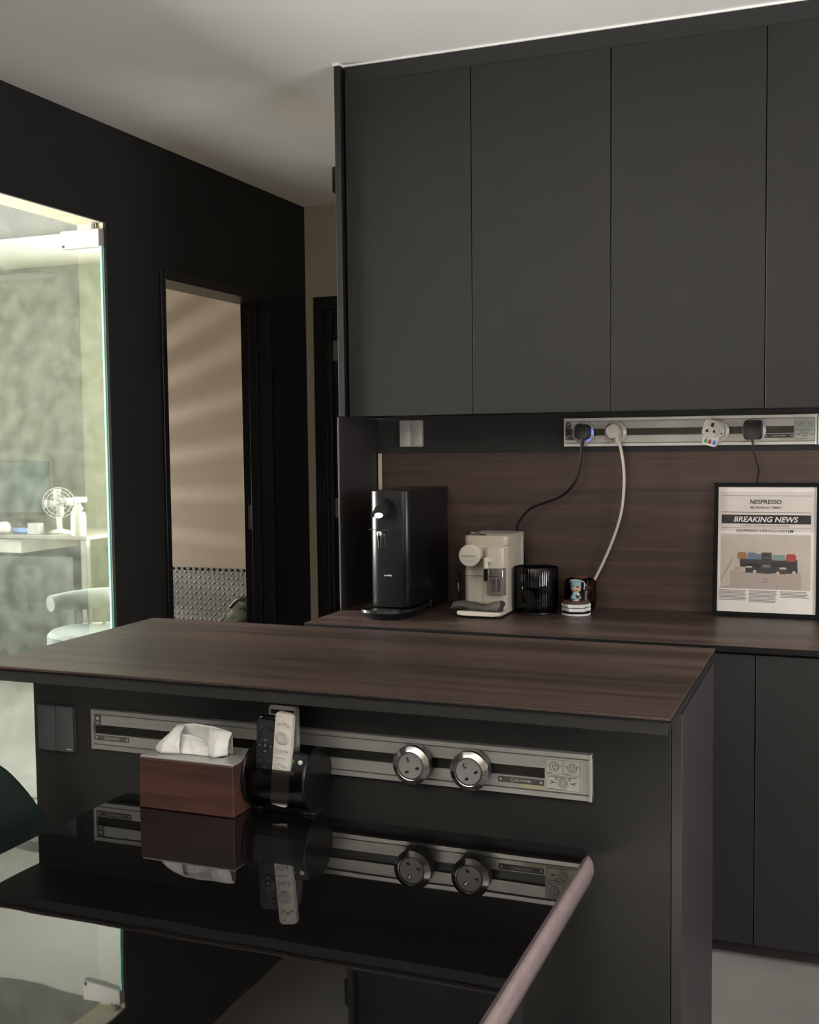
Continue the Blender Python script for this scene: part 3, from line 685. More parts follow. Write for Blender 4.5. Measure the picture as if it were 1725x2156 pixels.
# hose and cord loop behind the dispenser
t2 = thing('water_hose', 'clear hose with a steel coupling between dispenser and coffee machine', 'hose', (-1.255, 3.62, ZT))
mb = MB(); mb.tube(spline([(-.008, .05, .105), (-.002, .035, .085), (.004, .02, .06), (.008, .012, .03), (.004, .02, .0055), (-.03, .045, .0055)]), .0048, 10); mb.build('tube', 'black_plastic', t2)
mb = MB(); mb.tube([(.002, .0255, .068), (.0065, .015, .045)], .0075, 12); mb.build('coupling', 'chrome', t2)
mb = MB(); mb.tube(spline([(.006, .014, .043), (.012, .0, .02), (.03, -.015, .006), (.06, 0, .006)]), .004, 8); mb.build('branch', 'capsule_dark', t2)

# ------------------------------------------------------------------ coffee machine
t = thing('coffee_machine', 'cream capsule coffee machine with round lever and milk jug', 'coffee machine', (-1.088, 3.428, ZT))
W2 = .0725
pl = rrect(2 * W2, .215, .018, cx=0, cz=.1075)
mb = MB(); mb.bprism(pl, .020, .222, 'z', b=.002); mb.build('body', 'cream_plastic', t)
mb = MB(); mb.bprism(rrect(2 * W2 + .001, .212, .017, cx=0, cz=.108), .222, .254, 'z', b=.005); tp = mb.build('top_cover', 'cream_plastic', t)
mb = MB(); mb.box(-.060, .062, .06, .20, .2535, .2548, b=.0004); mb.build('tank_lid', 'cream_plastic_light', tp)
mb = MB(); mb.tube(spline([(-.066, .018, .256), (-.058, .010, .260), (-.040, .008, .260), (-.024, .016, .258)]), .004, 8); mb.build('lever_handle', 'chrome', tp)
mb = MB(); mb.prism([(-.026, .012), (-.004, .020), (-.004, .026), (-.028, .026)], .2535, .2575, 'z'); mb.build('lever_tip', 'black_plastic', tp)
mb = MB(); mb.box(W2 - .0005, W2 + .0012, .168, .182, .130, .238, b=.0005); mb.build('side_strip', 'cream_plastic_light', t)
mb = MB(); mb.box(-W2 - .0004, W2 - .016, -.0006, .1, .1235, .125); mb.build('seam', 'capsule_dark', t)
mb = MB(); mb.box(-.0085, -.0078, -.0006, .01, .022, .070); mb.build('front_seam', 'switch_silver', t)
Mx = lambda x_, y_, z_: Matrix.Translation((x_, y_, z_)) @ Matrix.Rotation(PI / 2, 4, 'X')
mb = MB(); mb.M = Mx(-.038, .03, .195); mb.lathe([(.034, 0), (.034, .06), (.030, .062)], 40); kn = mb.build('lever_barrel', 'cream_plastic', t)
mb = MB(); mb.M = Mx(-.040, -.030, .193); mb.lathe([(.0335, 0), (.0355, .004), (.0355, .010), (.033, .0135), (.020, .0152), (0, .0158)], 48); kn = mb.build('round_lever', 'cream_plastic_light', t)
mb = MB(); text_into(mb, 'NESPRESSO', -.040, .1925, .043, .0042, -.0472, bold=.01); mb.build('lettering', 'label_dark', kn, smooth=False)
# milk jug: white head, clear tank, spout
mb = MB(); mb.bprism(rrect(.063, .052, .012, cx=.037, cz=.006), .152, .218, 'z', b=.003); jg = mb.build('milk_jug_head', 'cream_plastic_light', t)
mb = MB(); mb.bprism(rrect(.060, .050, .014, cx=.038, cz=.006), .066, .152, 'z', b=.005); mb.build('milk_tank', 'milk_tank', t)
mb = MB(); mb.box(.036, .041, -.010, -.004, .078, .120, b=.001); mb.box(.050, .056, -.008, -.002, .076, .115, b=.001); mb.build('milk_tube', 'switch_silver', t)
mb = MB(); mb.tube([(.010, -.024, .187), (.010, -.026, .166), (.012, -.027, .152)], [.0085, .0085, .0078], 14); sp_ = mb.build('spout', 'cream_plastic_light', jg)
mb = MB(); mb.tube([(.028, -.020, .176), (.014, -.022, .176)], .010, 14); mb.build('spout_pivot', 'cream_plastic_light', jg)
mb = MB(); mb.box(.0045, .021, -.034, -.019, .112, .152, b=.003); mb.build('spout_tip', 'black_satin', jg)
mb = MB(); mb.box(.0165, .0215, -.0348, -.020, .113, .151, b=.001); mb.build('spout_trim', 'chrome', jg)
# drip tray plate and foot
mb = MB(); mb.bprism(rrect(.146, .300, .020, cx=.0, cz=.063), .008, .020, 'z', b=.003); mb.build('drip_tray', 'cream_plastic_light', t)
mb = MB(); mb.bprism(rrect(.132, .270, .018, cx=.0, cz=.07), .0, .008, 'z', b=.001); mb.build('foot', 'black_plastic', t)
# folded cloth on the tray
mb = MB(); nx, na = 22, 14; vs = []; fs = []
for i in range(nx + 1):
    u = i / nx; x_ = -.088 + .158 * u; flare = 1 + .35 * max(0, (u - .85) / .15) + .2 * max(0, (.12 - u) / .12)
    for k in range(na):
        a = 2 * PI * k / na
        ry = .026 * flare; rz = .0125 * (1 + .45 * max(0, (u - .7) / .3))
        w_ = .18 * mnoise.noise((x_ * 45, math.cos(a) * 2.5, math.sin(a) * 2.5))
        vs.append((x_ + .004 * math.sin(3 * a), -.052 + ry * math.cos(a) * (1 + w_), max(.0205, .0335 + rz * math.sin(a) * (1 + w_) + .004 * math.sin(u * 7))))
for i in range(nx):
    for k in range(na): fs.append((i * na + k, i * na + (k + 1) % na, (i + 1) * na + (k + 1) % na, (i + 1) * na + k))
fs += [tuple(range(na - 1, -1, -1)), tuple(nx * na + k for k in range(na))]
mb.raw(vs, fs); cl = mb.build('cleaning_cloth', 'grey_cloth', angle=60); cl.location = (-1.088, 3.428, ZT)
tag(cl, 'rolled dark brown cloth lying on the coffee machine drip tray', 'cloth')

# ------------------------------------------------------------------ smoked ribbed jar with capsules
jx, jy = -0.9430, 3.515
t = thing('storage_jar', 'smoked black ribbed glass jar holding coffee capsules', 'jar', (jx, jy, ZT))
mb = MB(); mb.lathe([(.060, .003), (.066, .010), (.069, .030), (.0695, .148), (.068, .151), (.0665, .148)], 144, flute=(48, .012)); mb.build('glass_wall', 'smoked_glass', t, angle=60)
mb = MB(); mb.lathe([(0, .0), (.058, .0), (.063, .004), (.062, .011), (0, .012)], 48); mb.build('base', 'black_plastic', t)
cp = MB()
def capsule(name, label, x_, y_, z_, rx, rz, mm, k=1.0):
    o = thing(name, label, 'capsule', (x_, y_, z_), (rx, 0, rz), group='coffee capsules in the smoked jar')
    mb = MB(); mb.lathe([(0, .019 * k), (.010 * k, .018 * k), (.0135 * k, .010 * k), (.0165 * k, .0), (.0185 * k, -.001 * k), (.0185 * k, -.003 * k), (.0165 * k, -.0035 * k)], 24); mb.build('cup', mm, o)
    mb = MB(); mb.lathe([(.0168 * k, -.0030 * k), (.008 * k, -.0042 * k), (0, -.0044 * k)], 24); mb.build('foil_lid', mm, o)
for i, (dx, dy, dz, rx, rz, mm, lab) in enumerate(((-.012, -.046, .062, -1.45, .2, 'capsule_silver', 'silver coffee capsule facing out through the smoked jar'),
        (.030, -.036, .056, -1.3, -.5, 'capsule_dark', 'dark coffee capsule high in the smoked jar'), (-.020, -.036, .028, -.9, .6, 'capsule_silver', 'silver coffee capsule tipped low in the smoked jar'),
        (.022, -.030, .026, -.7, -.2, 'capsule_dark', 'dark coffee capsule low in the smoked jar beside the silver one'), (-.038, -.006, .046, -1.2, 1.2, 'capsule_dark', 'dark coffee capsule on edge in the smoked jar'),
        (.0, .012, .034, .3, .4, 'capsule_dark', 'dark coffee capsule buried in the middle of the smoked jar'))):
    capsule('coffee_capsule', lab, jx + dx, jy + dy, ZT + dz, rx, rz, mm, 1.0 if i < 3 else .95)
mb = MB(); text_into(mb, 'E+', -.024, .088, .011, .006, -.0642, bold=.03)
mb.build('lettering', 'ink_light', t, smooth=False)

# ------------------------------------------------------------------ brown glass pot, coasters, figurine
t = thing('glass_pot', 'dark reddish brown ribbed glass pot behind the small figurine', 'pot', (-0.820, 3.61, ZT))
mb = MB(); mb.lathe([(.030, .0), (.042, .004), (.050, .020), (.053, .035), (.050, .050), (.053, .065), (.050, .080), (.051, .094), (.044, .103), (.030, .108), (0, .108)], 40); mb.build('glass_wall', 'brown_glass', t)
mb = MB(); mb.lathe([(.026, .108), (.028, .112), (0, .113)], 24); mb.build('lid', 'toy_brown', t)
fx, fy = -0.812, 3.515
z = ZT
def disc(name, label, cat, prof, mm, seg, z, parts=None):
    mb = MB(); mb.lathe(prof, seg); o = mb.build(name, mm); o.location = (fx, fy, z); tag(o, label, cat, 'coasters stacked under the figurine'); return o
t = thing('coaster_holder', 'round white based coaster holder with black ring under the coasters', 'coaster holder', (fx, fy, ZT))
mb = MB(); mb.lathe([(.040, 0), (.0455, .001), (.046, .004), (.0455, .007), (0, .007)], 48); mb.build('base', 'marble_white', t)
mb = MB(); mb.lathe([(.044, .007), (.0445, .012), (.043, .0135), (0, .0135)], 48); mb.build('ring', 'edge_black', t)
c1 = disc('coaster', 'white six-sided coaster lying on the black ring', 'coaster', [(.0455, 0), (.0465, .001), (.0465, .0095), (.0455, .0105), (0, .0105)], 'marble_white', 6, ZT + .0135)
c2 = disc('coaster', 'white six-sided coaster lying directly under the wooden one', 'coaster', [(.0455, 0), (.0465, .001), (.0465, .0095), (.0455, .0105), (0, .0105)], 'marble_white', 6, ZT + .0265)
c1.rotation_euler.z = .25; c2.rotation_euler.z = .18
mb = MB(); mb.lathe([(.038, 0), (.038, .0025), (0, .0025)], 40); o = mb.build('coaster', 'edge_black'); o.location = (fx, fy, ZT + .024); tag(o, 'thin black disc sandwiched between the two white coasters', 'coaster', 'coasters stacked under the figurine')
disc('coaster', 'dark wooden round coaster carrying the figurine', 'coaster', [(.042, 0), (.043, .001), (.043, .006), (.042, .007), (0, .007)], 'coaster_wood', 40, ZT + .037)
t = thing('figurine', 'small toy figurine with a pale blue jug-shaped hood holding a cup', 'figurine', (fx, fy - .004, ZT + .044))
mb = MB(); mb.lathe([(.010, 0), (.0115, .002), (.010, .008), (0, .009)], 20); mb.build('shoes', 'toy_pink', t)
mb = MB(); mb.lathe([(.0165, .008), (.017, .011), (.013, .022), (.009, .030), (0, .031)], 24); mb.build('coat', 'toy_blue', t)
mb = MB(); mb.sphere((0, -.001, .040), (.0155, .0140, .0130), 20, 14); fc = mb.build('face', 'toy_skin', t)
mb = MB()
for s in (-1, 1): mb.sphere((s * .0062, -.0138, .0375), (.0015, .0008, .0022), 8, 6)
mb.build('eyes', 'ink_black', fc)
mb = MB(); mb.sphere((.007, -.0105, .0475), (.0065, .0045, .0042), 10, 8); mb.sphere((-.006, -.0098, .0485), (.006, .0045, .0030), 10, 8); mb.build('fringe', 'toy_red', t)
mb = MB(); mb.M = Matrix.Translation((0, .0025, 0)); mb.lathe([(.0150, .032), (.0165, .042), (.0175, .060), (.0200, .066), (.0185, .067), (.014, .063), (0, .062)], 28)
# open the front of the hood for the face
bmesh.ops.delete(mb.bm, geom=[f for f in mb.bm.faces if f.calc_center_median().y < -.006 and f.calc_center_median().z < .050], context='FACES')
mb.build('jug_hood', 'toy_blue', t)
mb = MB(); mb.tube(spline([(.015, 0, .064), (.026, 0, .062), (.028, 0, .054), (.027, 0, .038)]), .0017, 8); mb.build('jug_handle', 'cream_plastic_light', t)
mb = MB(); mb.M = Matrix.Translation((.010, -.0135, .012)); mb.lathe([(.0045, 0), (.0062, .009), (0, .009)], 16); cu_ = mb.build('cup', 'toy_brown', t)
mb = MB(); mb.sphere((.010, -.0135, .0225), (.0055, .0055, .0040), 12, 8); mb.build('cup_foam', 'marble_white', t)

# ------------------------------------------------------------------ framed print leaning on the splashback
FW, FH = .318, .418
lean = math.radians(5.5)
t = thing('framed_print', 'black framed newspaper style coffee print leaning against the splashback', 'picture', (-0.2415, 3.622, ZT + .001), (-lean, 0, 0))
bw = .0125
mb = MB()
mb.box(-FW / 2, FW / 2, 0, .012, 0, bw * 1.1, b=.0008); mb.box(-FW / 2, FW / 2, 0, .012, FH - bw, FH, b=.0008)
mb.box(-FW / 2, -FW / 2 + bw, 0, .012, bw * 1.1, FH - bw, b=.0008); mb.box(FW / 2 - bw, FW / 2, 0, .012, bw * 1.1, FH - bw, b=.0008)
mb.build('frame', 'frame_black', t)
mb = MB(); mb.box(-FW / 2 + .003, FW / 2 - .003, .0105, .0118, .003, FH - .003); mb.build('backing', 'edge_black', t)
px0, px1, pz0, pz1 = -FW / 2 + bw, FW / 2 - bw, bw * 1.1, FH - bw
PW, PH = px1 - px0, pz1 - pz0
fx_ = lambda u: px0 + PW * u
fz_ = lambda v: pz1 - PH * v
mb = MB(); mb.box(px0, px1, .0085, .0104, pz0, pz1); pr = mb.build('print_sheet', 'paper_light', t, smooth=False)
def flat(name, rects, mm, y=.0082, parent=pr, polys=()):
    mb = MB()
    for (u0, u1, v0, v1) in rects: mb.raw([(fx_(u0), y, fz_(v1)), (fx_(u1), y, fz_(v1)), (fx_(u1), y, fz_(v0)), (fx_(u0), y, fz_(v0))], [(0, 1, 2, 3)])
    for pg in polys: mb.raw([(fx_(u), y, fz_(v)) for u, v in pg], [tuple(range(len(pg)))])
    return mb.build(name, mm, parent, smooth=False)
flat('printed_panel', [(.012, .985, .038, .352)], 'paper', .0084)
flat('rule_line', [(.035, .945, .069, .073)], 'ink_grey')
flat('rule_line', [(.035, .945, .200, .205)], 'ink_grey')
flat('rule_line', [(.035, .945, .3255, .3285)], 'ink_grey')
flat('headline_banner', [(.035, .945, .223, .294)], 'ink_black')
def lett(s, u, v, wu, hv, mm, bold=.0, shear=0, y=.0078):
    mb = MB(); text_into(mb, s, fx_(u), fz_(v), PW * wu, PH * hv, y, bold, shear); mb.build('lettering', mm, pr, smooth=False)
lett('NESPRESSO', .490, .1185, .318, .034, 'ink_black', .018)
lett('MORNING TIMES', .490, .164, .315, .0175, 'ink_black', .004)
lett('BREAKING NEWS', .490, .2585, .655, .043, 'paper_light', .016, .22)
lett('LATEST COFFEE INNOVATION', .480, .311, .495, .0150, 'ink_grey', .004)
lett('NESPRESSO VERTUO SYSTEM', .480, .350, .585, .0215, 'ink_black', .004, .2)
# the N carries a slanting swash
flat('letter_swash', [], 'ink_black', .0078, polys=[[(.326, .098), (.338, .101), (.372, .136), (.366, .1395)]])
pic = flat('printed_picture', [(.030, .945, .378, .815)], 'print_backdrop', .0082)
flat('podium', [(.130, .852, .690, .812)], 'print_podium', .0080, pic, polys=[[(.130, .6905), (.852, .6905), (.835, .672), (.150, .672)]])
flat('podium_logo', [(.470, .516, .728, .760)], 'ink_grey', .0078, pic)
flat('podium_logo_centre', [(.477, .509, .733, .755)], 'print_podium', .0077, pic)
flat('machine_bodies', [(.232, .815, .575, .640), (.29, .76, .60, .685)], 'print_dark', .0079, pic)
flat('orange_machine', [(.205, .300, .533, .576)], 'print_orange', .0078, pic, polys=[[(.212, .533), (.293, .533), (.285, .522), (.220, .522)]])
flat('blue_machine', [(.308, .450, .535, .578)], 'print_blue', .0078, pic, polys=[[(.312, .535), (.40, .535), (.39, .524), (.315, .524)]])
flat('green_machine', [(.562, .690, .538, .583)], 'print_green', .0078, pic)
flat('red_machine', [(.700, .802, .540, .588)], 'print_red', .0078, pic, polys=[[(.705, .54), (.795, .54), (.785, .53), (.715, .53)]])
flat('dark_machine', [(.452, .556, .522, .690)], 'print_dark', .0077, pic)
flat('machine_shine', [(.470, .540, .560, .566), (.465, .545, .618, .640)], 'ink_grey', .0076, pic)
flat('cup', [(.180, .240, .640, .668)], 'print_podium', .0077, pic); flat('cup_foam', [(.182, .238, .627, .640)], 'print_cream', .0076, pic)
flat('cup', [(.295, .355, .645, .683)], 'print_dark', .0077, pic); flat('cup_foam', [(.292, .358, .633, .646)], 'print_cream', .0076, pic)
flat('cup', [(.640, .700, .652, .690)], 'coaster_wood', .0077, pic); flat('cup_foam', [(.637, .703, .637, .652)], 'print_cream', .0076, pic)
flat('cup', [(.750, .818, .630, .680)], 'print_dark', .0077, pic)
for u, v in ((.262, .660), (.385, .675), (.620, .683), (.782, .676)):
    flat('printed_capsule', [], 'print_cream', .0075, pic, polys=[[(u + .017 * math.cos(k * PI / 8), v + .0135 * math.sin(k * PI / 8)) for k in range(16)]])
flat('shadow_stroke', [], 'print_podium', .0079, pic, polys=[[(.03, .74), (.150, .565), (.163, .570), (.155, .60), (.04, .76)], [(.03, .80), (.20, .785), (.20, .798), (.10, .812), (.03, .812)]])
for c0, c1, n_ in ((.020, .305, 8), (.328, .615, 9), (.645, .935, 5)):
    flat('text_column', [(c0, c1 - random.random() * .03, .826 + k * .0108, .8315 + k * .0108) for k in range(n_)], 'ink_grey')
mb = MB(); mb.raw([(px0, .005, pz0), (px1, .005, pz0), (px1, .005, pz1), (px0, .005, pz1)], [(0, 1, 2, 3)]); mb.build('pane', 'picture_glass', t, smooth=False)

# ------------------------------------------------------------------ dining table
TZ = 0.73; TX0, TX1, TY0, TY1 = -1.335, -0.403, 0.25, 1.840
t = thing('dining_table', 'black mirror-gloss glass dining table with pinkish rounded rim', 'dining table', (TX1, TY1, 0))
def rr4(x0, x1, y0, y1, r, seg=6): return [(a + (x0 + x1) / 2, b + (y0 + y1) / 2) for a, b in rrect(x1 - x0, y1 - y0, r, seg)]
mb = MB(); mb.bprism(rr4(TX0 - TX1, 0, TY0 - TY1, 0, .018), TZ - .008, TZ, 'z', b=.0015); mb.build('glass_top', 'table_glass', t, angle=15)
pr_ = [(0, -.0085), (.006, -.010), (.010, -.020), (.011, -.034), (.006, -.050), (-.012, -.060)]
ol = []
for (o_, z_) in pr_: ol.append([(a, b, TZ + z_) for a, b in rr4(TX0 - TX1 - o_, o_, TY0 - TY1 - o_, o_, .030, 8)])
n = len(ol[0]); vs = [q for l in ol for q in l]
fs = [(i * n + k, i * n + (k + 1) % n, (i + 1) * n + (k + 1) % n, (i + 1) * n + k) for i in range(len(ol) - 1) for k in range(n)] + [tuple(range(n)), tuple((len(ol) - 1) * n + k for k in range(n - 1, -1, -1))]
mb = MB(); mb.raw(vs, fs); mb.build('rim', 'table_rim', t, angle=60)
for x_ in (TX0 - TX1 + .10, -.10):
    for y_ in (TY0 - TY1 + .12, -.16):
        mb = MB(); mb.tube([(x_, y_, TZ - .06), (x_, y_, 0)], [.030, .022], 16); mb.build('leg', 'table_leg', t)

# ------------------------------------------------------------------ tissue box
t = thing('tissue_box', 'dark reddish wood tissue box with brushed steel top on the dining table', 'tissue box', (-1.154, 1.826, TZ))
mb = MB(); mb.box(-.103, .103, -.054, .054, .0005, .0965, b=.0015)
mb.build('box', 'box_wood', t)
mb = MB(); mb.box(-.101, .101, -.052, .052, .0965, .1005, b=.001); lid = mb.build('top_plate', 'brushed_alu', t)
mb = MB(); mb.box(-.066, .060, -.018, .016, .1004, .1009); mb.build('slot', 'hole_black', lid, smooth=False)
# the pulled-up tissue: a folded sheet with a hollow front
t2 = thing('tissue', 'white tissue pulled up out of the steel slot of the box', 'tissue', (-1.154, 1.826, TZ + .101))
NX = 28
def sheet(top, base, mm, name, ny=10, thick=.0012, sway=0.0):
    mb = MB(); vs = []
    for i in range(NX + 1):
        u = i / NX
        for j in range(ny + 1):
            v = j / ny; b = base(u); q = top(u)
            k = v + .12 * math.sin(PI * v) * sway
            p_ = Vector(b).lerp(Vector(q), v); p_.y += sway * math.sin(PI * v) + .0025 * mnoise.noise((u * 6, v * 4, sway * 40)); p_.x += .002 * mnoise.noise((v * 5, u * 5, 3))
            vs.append(p_)
    n_ = ny + 1
    fs = [(i * n_ + j, (i + 1) * n_ + j, (i + 1) * n_ + j + 1, i * n_ + j + 1) for i in range(NX) for j in range(ny)]
    mb.raw(vs, fs); o = mb.build(name, mm, t2, angle=70)
    md = o.modifiers.new('thickness', 'SOLIDIFY'); md.thickness = .0006
    return o
def lerp_pts(pts):
    def f(u):
        for (a, p), (b, q) in zip(pts, pts[1:]):
            if u <= b: 
                s = (u - a) / (b - a); s = s * s * (3 - 2 * s); return Vector(p).lerp(Vector(q), s)
        return Vector(pts[-1][1])
    return f
sheet(lerp_pts([(0, (-.070, .004, .030)), (.18, (-.055, .008, .048)), (.4, (-.018, .010, .053)), (.7, (.030, .008, .050)), (.88, (.060, .004, .046)), (1, (.070, .000, .044))]),
      lerp_pts([(0, (-.066, .010, .0)), (.5, (0, .013, 0)), (1, (.066, .008, .0))]), 'tissue_paper', 'back_fold', sway=.004)
sheet(lerp_pts([(0, (-.069, .003, .031)), (.5, (-.054, .007, .0475)), (1, (-.036, .004, .0500))]),
      lerp_pts([(0, (-.094, -.014, .0015)), (.5, (-.066, -.034, .0012)), (1, (-.030, -.024, .0012))]), 'tissue_paper', 'left_fold', sway=-.010)
sheet(lerp_pts([(0, (.022, .004, .048)), (.5, (.050, .000, .0475)), (1, (.071, -.001, .0445))]),
      lerp_pts([(0, (.030, -.020, .0015)), (.5, (.046, -.028, .0012)), (1, (.066, -.010, .003))]), 'tissue_paper', 'right_fold', sway=-.006)
sheet(lerp_pts([(0, (-.048, -.004, .034)), (.4, (-.020, -.006, .034)), (.7, (.010, -.008, .028)), (1, (.034, -.014, .012))]),
      lerp_pts([(0, (-.040, -.020, .001)), (.5, (.0, -.021, .001)), (1, (.038, -.020, .001))]), 'tissue_paper', 'front_fold', sway=.004)

# ------------------------------------------------------------------ remote caddy and remotes
HX0, HX1, HCY, HCZ, HR = -1.048, -0.922, 1.858, TZ + .0635, .060
t = thing('remote_caddy', 'smoked black acrylic caddy with two round ends holding remote controls', 'caddy', ((HX0 + HX1) / 2, HCY, TZ))
hw = (HX1 - HX0) / 2
Rx = Matrix.Rotation(PI / 2, 4, 'Y')
for s in (-1, 1):
    mb = MB(); mb.M = Matrix.Translation((s * hw, 0, .0635)) @ Rx; mb.lathe([(0, -.0025), (HR - .001, -.0025), (HR, -.0015), (HR, .0015), (HR - .001, .0025), (0, .0025)], 56); mb.build('round_end', 'smoked_acrylic' if s == 2 else 'black_satin', t)
mb = MB(); arc = [(-.022, .0125), (-.034, .0150), (-.042, .0230), (-.0460, .0350), (-.0480, .0520), (-.0500, .0700), (-.0515, .0880)]
inn = [(y_ + .0022, z_ + .0008) for y_, z_ in arc[::-1]]
mb.prism(arc + inn, -hw + .0026, hw - .0026, 'x'); mb.build('front_pocket', 'smoked_acrylic', t, angle=60)
mb = MB(); mb.box(-hw + .0026, hw - .0026, .030, .033, .014, .075); mb.build('back_wall', 'smoked_acrylic', t)
mb = MB(); mb.box(-hw + .0026, hw - .0026, -.020, .033, .0125, .0145); mb.build('floor_plate', 'black_satin', t)
mb = MB(); mb.box(-hw - .004, -hw + .020, -.022, .022, 0, .006, b=.002); mb.box(hw - .020, hw + .004, -.022, .022, 0, .006, b=.002); mb.build('feet', 'black_plastic', t)
def remote(label, p_bot, p_top, w_, th, mm, buttons, texts=()):
    b = Vector(p_bot); q = Vector(p_top); L_ = (q - b).length
    zax = (q - b).normalized(); yax = Vector((0, 1, 0)); yax = (yax - zax * yax.dot(zax)).normalized(); xax = yax.cross(zax)
    Mx_ = Matrix((xax, yax, zax)).transposed().to_4x4(); Mx_.translation = b
    o = thing('remote_control', label, 'remote control', group='remote controls in the caddy'); o.matrix_world = Mx_
    mb = MB(); mb.bprism(rrect(w_, L_, min(.006, w_ * .2), cx=0, cz=L_ / 2), 0, th, b=.0018); mb.build('body', mm, o)
    for (u, v, ru, rv, m2, shape) in buttons:
        mb = MB()
        if shape == 'c': mb.M = Matrix.Translation((u, 0, L_ * v)) @ Matrix.Rotation(PI / 2, 4, 'X'); mb.lathe([(ru, -.0005), (ru, .0010), (ru * .85, .0018), (0, .002)], 24)
        elif shape == 'r': mb.M = Matrix.Translation((u, 0, L_ * v)) @ Matrix.Rotation(PI / 2, 4, 'X'); mb.lathe([(ru, -.0005), (ru, .0012), (ru * .93, .0016), (rv, .0016), (rv * .95, .0008), (0, .0008)], 32)
        else: mb.box(u - ru, u + ru, -.0012, .0005, L_ * v - rv, L_ * v + rv, b=.0004)
        mb.build('button', m2, o)
    if texts:
        mb = MB()
        for (s, u, v, ww, hh) in texts: text_into(mb, s, u, L_ * v, ww, hh, -.0022, bold=.02)
        mb.build('lettering', 'ink_light', o, smooth=False)
# black remote
B = [(-.0105, .90, .0052, 0, 'remote_button', 'c'), (.0085, .90, .0052, 0, 'remote_button', 'c'), (0, .70, .0155, .0062, 'remote_button', 'r'), (0, .70, .0056, 0, 'remote_button', 'c')]
B += [(u, v, .0050, 0, 'remote_button', 'c') for u, v in ((-.012, .50), (.008, .50), (-.003, .42), (-.012, .345), (.007, .345))]
remote('black remote control with a round ring of buttons standing in the caddy', (-1.014, 1.824, TZ + .016), (-1.002, 1.812, TZ + .180), .039, .012, 'remote_black', B,
       [('OK', 0, .70, .005, .003), ('VOL+', 0, .765, .006, .0022), ('VOL-', 0, .635, .006, .0022), ('CH-', -.0115, .70, .004, .0022), ('CH+', .0115, .70, .004, .0022)])
# white remote
B = [(-.0085, .885, .0034, 0, 'remote_white_button', 'c'), (.0015, .905, .0034, 0, 'remote_white_button', 'c'), (.0105, .885, .0034, 0, 'remote_white_button', 'c'),
     (-.001, .745, .0135, .0075, 'remote_white_button', 'r'), (-.010, .615, .0034, 0, 'remote_white_button', 'c'), (.0, .605, .0034, 0, 'remote_white_button', 'c'), (.0095, .615, .0034, 0, 'remote_white_button', 'c'),
     (-.002, .53, .011, .0009, 'remote_white_button', 'b'), (-.0105, .45, .003, .0016, 'remote_white_button', 'b'), (-.001, .465, .003, .0016, 'remote_white_button', 'b'), (.0085, .45, .0032, 0, 'remote_white_button', 'c'), (-.001, .405, .003, .0018, 'remote_white_button', 'b'), (-.008, .965, .0022, .0010, 'remote_white_button', 'b')]
remote('cream white slim remote control leaning in the middle of the caddy', (-0.984, 1.820, TZ + .017), (-0.958, 1.802, TZ + .197), .036, .010, 'remote_white', B)
# silver remote behind, black device beside it
remote('silver grey remote control standing highest at the back of the caddy', (-1.000, 1.874, TZ + .016), (-1.000, 1.872, TZ + .193), .058, .014, 'remote_silver', [(0, .93, .024, .004, 'black_plastic', 'b')])
t3 = thing('pocket_torch', 'slim black metal torch lying across the top behind the black remote', 'torch', (-0.996, 1.842, TZ + .1745))
B = [(-.009, .86, .0046, 0, 'button_green', 'c'), (.009, .86, .0046, 0, 'marble_white', 'c'), (-.009, .62, .0046, 0, 'switch_silver', 'c'), (-.009, .42, .0042, 0, 'capsule_dark', 'c')]
remote('small black remote control with a green power button low in the caddy', (-0.950, 1.826, TZ + .017), (-0.944, 1.818, TZ + .118), .044, .012, 'remote_black', B)
mb = MB(); mb.tube([(-.024, 0, 0), (.034, 0, 0)], .0075, 16); mb.build('barrel', 'black_satin', t3)
mb = MB(); mb.tube([(-.031, 0, 0), (-.024, 0, 0)], .009, 16); mb.build('head', 'chrome', t3)

# ------------------------------------------------------------------ green chair
t = thing('dining_chair', 'dark green velvet dining chair with rounded back tucked at the table', 'chair', (-1.50, 1.60, 0))
mb = MB(); nu, nv = 24, 14; vs = []
def chairpt(u, v, off):
    a = (u - .5) * 2
    hwid = .25
    y_ = hwid * math.copysign(abs(a) ** .9, a)
    ztop = .815 - .02 * abs(a) ** 2 - .20 * max(0, abs(a) - .45) ** 2 / .3
    z_ = .42 + (ztop - .42) * v
    x_ = -.03 - .05 * v + .16 * abs(a) ** 2.4 * (1 - .35 * v)
    return (x_ + off, y_ * (1 - .10 * v ** 3), z_)
for off in (0, -.045):
    for i in range(nu + 1):
        for j in range(nv + 1): vs.append(chairpt(i / nu, j / nv, off))
n_ = nv + 1; K = (nu + 1) * n_
fs = []
for i in range(nu):
    for j in range(nv):
        q = (i * n_ + j, (i + 1) * n_ + j, (i + 1) * n_ + j + 1, i * n_ + j + 1); fs.append(q); fs.append(tuple(K + k for k in q[::-1]))
rim = [i * n_ for i in range(nu + 1)] + [nu * n_ + j for j in range(1, n_)] + [i * n_ + nv for i in range(nu - 1, -1, -1)] + [j for j in range(nv - 1, 0, -1)]
for a, b in zip(rim, rim[1:] + rim[:1]): fs.append((a, b, K + b, K + a))
mb.raw(vs, fs); o = mb.build('backrest', 'green_velvet', t, angle=180)
md = o.modifiers.new('soft', 'SUBSURF'); md.levels = 1; md.render_levels = 1
mb = MB(); mb.bprism(rrect(.46, .46, .12, 8, cx=.17, cz=0), .40, .48, 'z', b=.025); mb.build('seat', 'green_velvet', t)
for x_ in (-.02, .34):
    for y_ in (-.18, .18):
        mb = MB(); mb.tube([(x_ * .9 + .02, y_ * .85, .405), (x_, y_, 0)], [.016, .010], 12); mb.build('leg', 'table_leg', t)

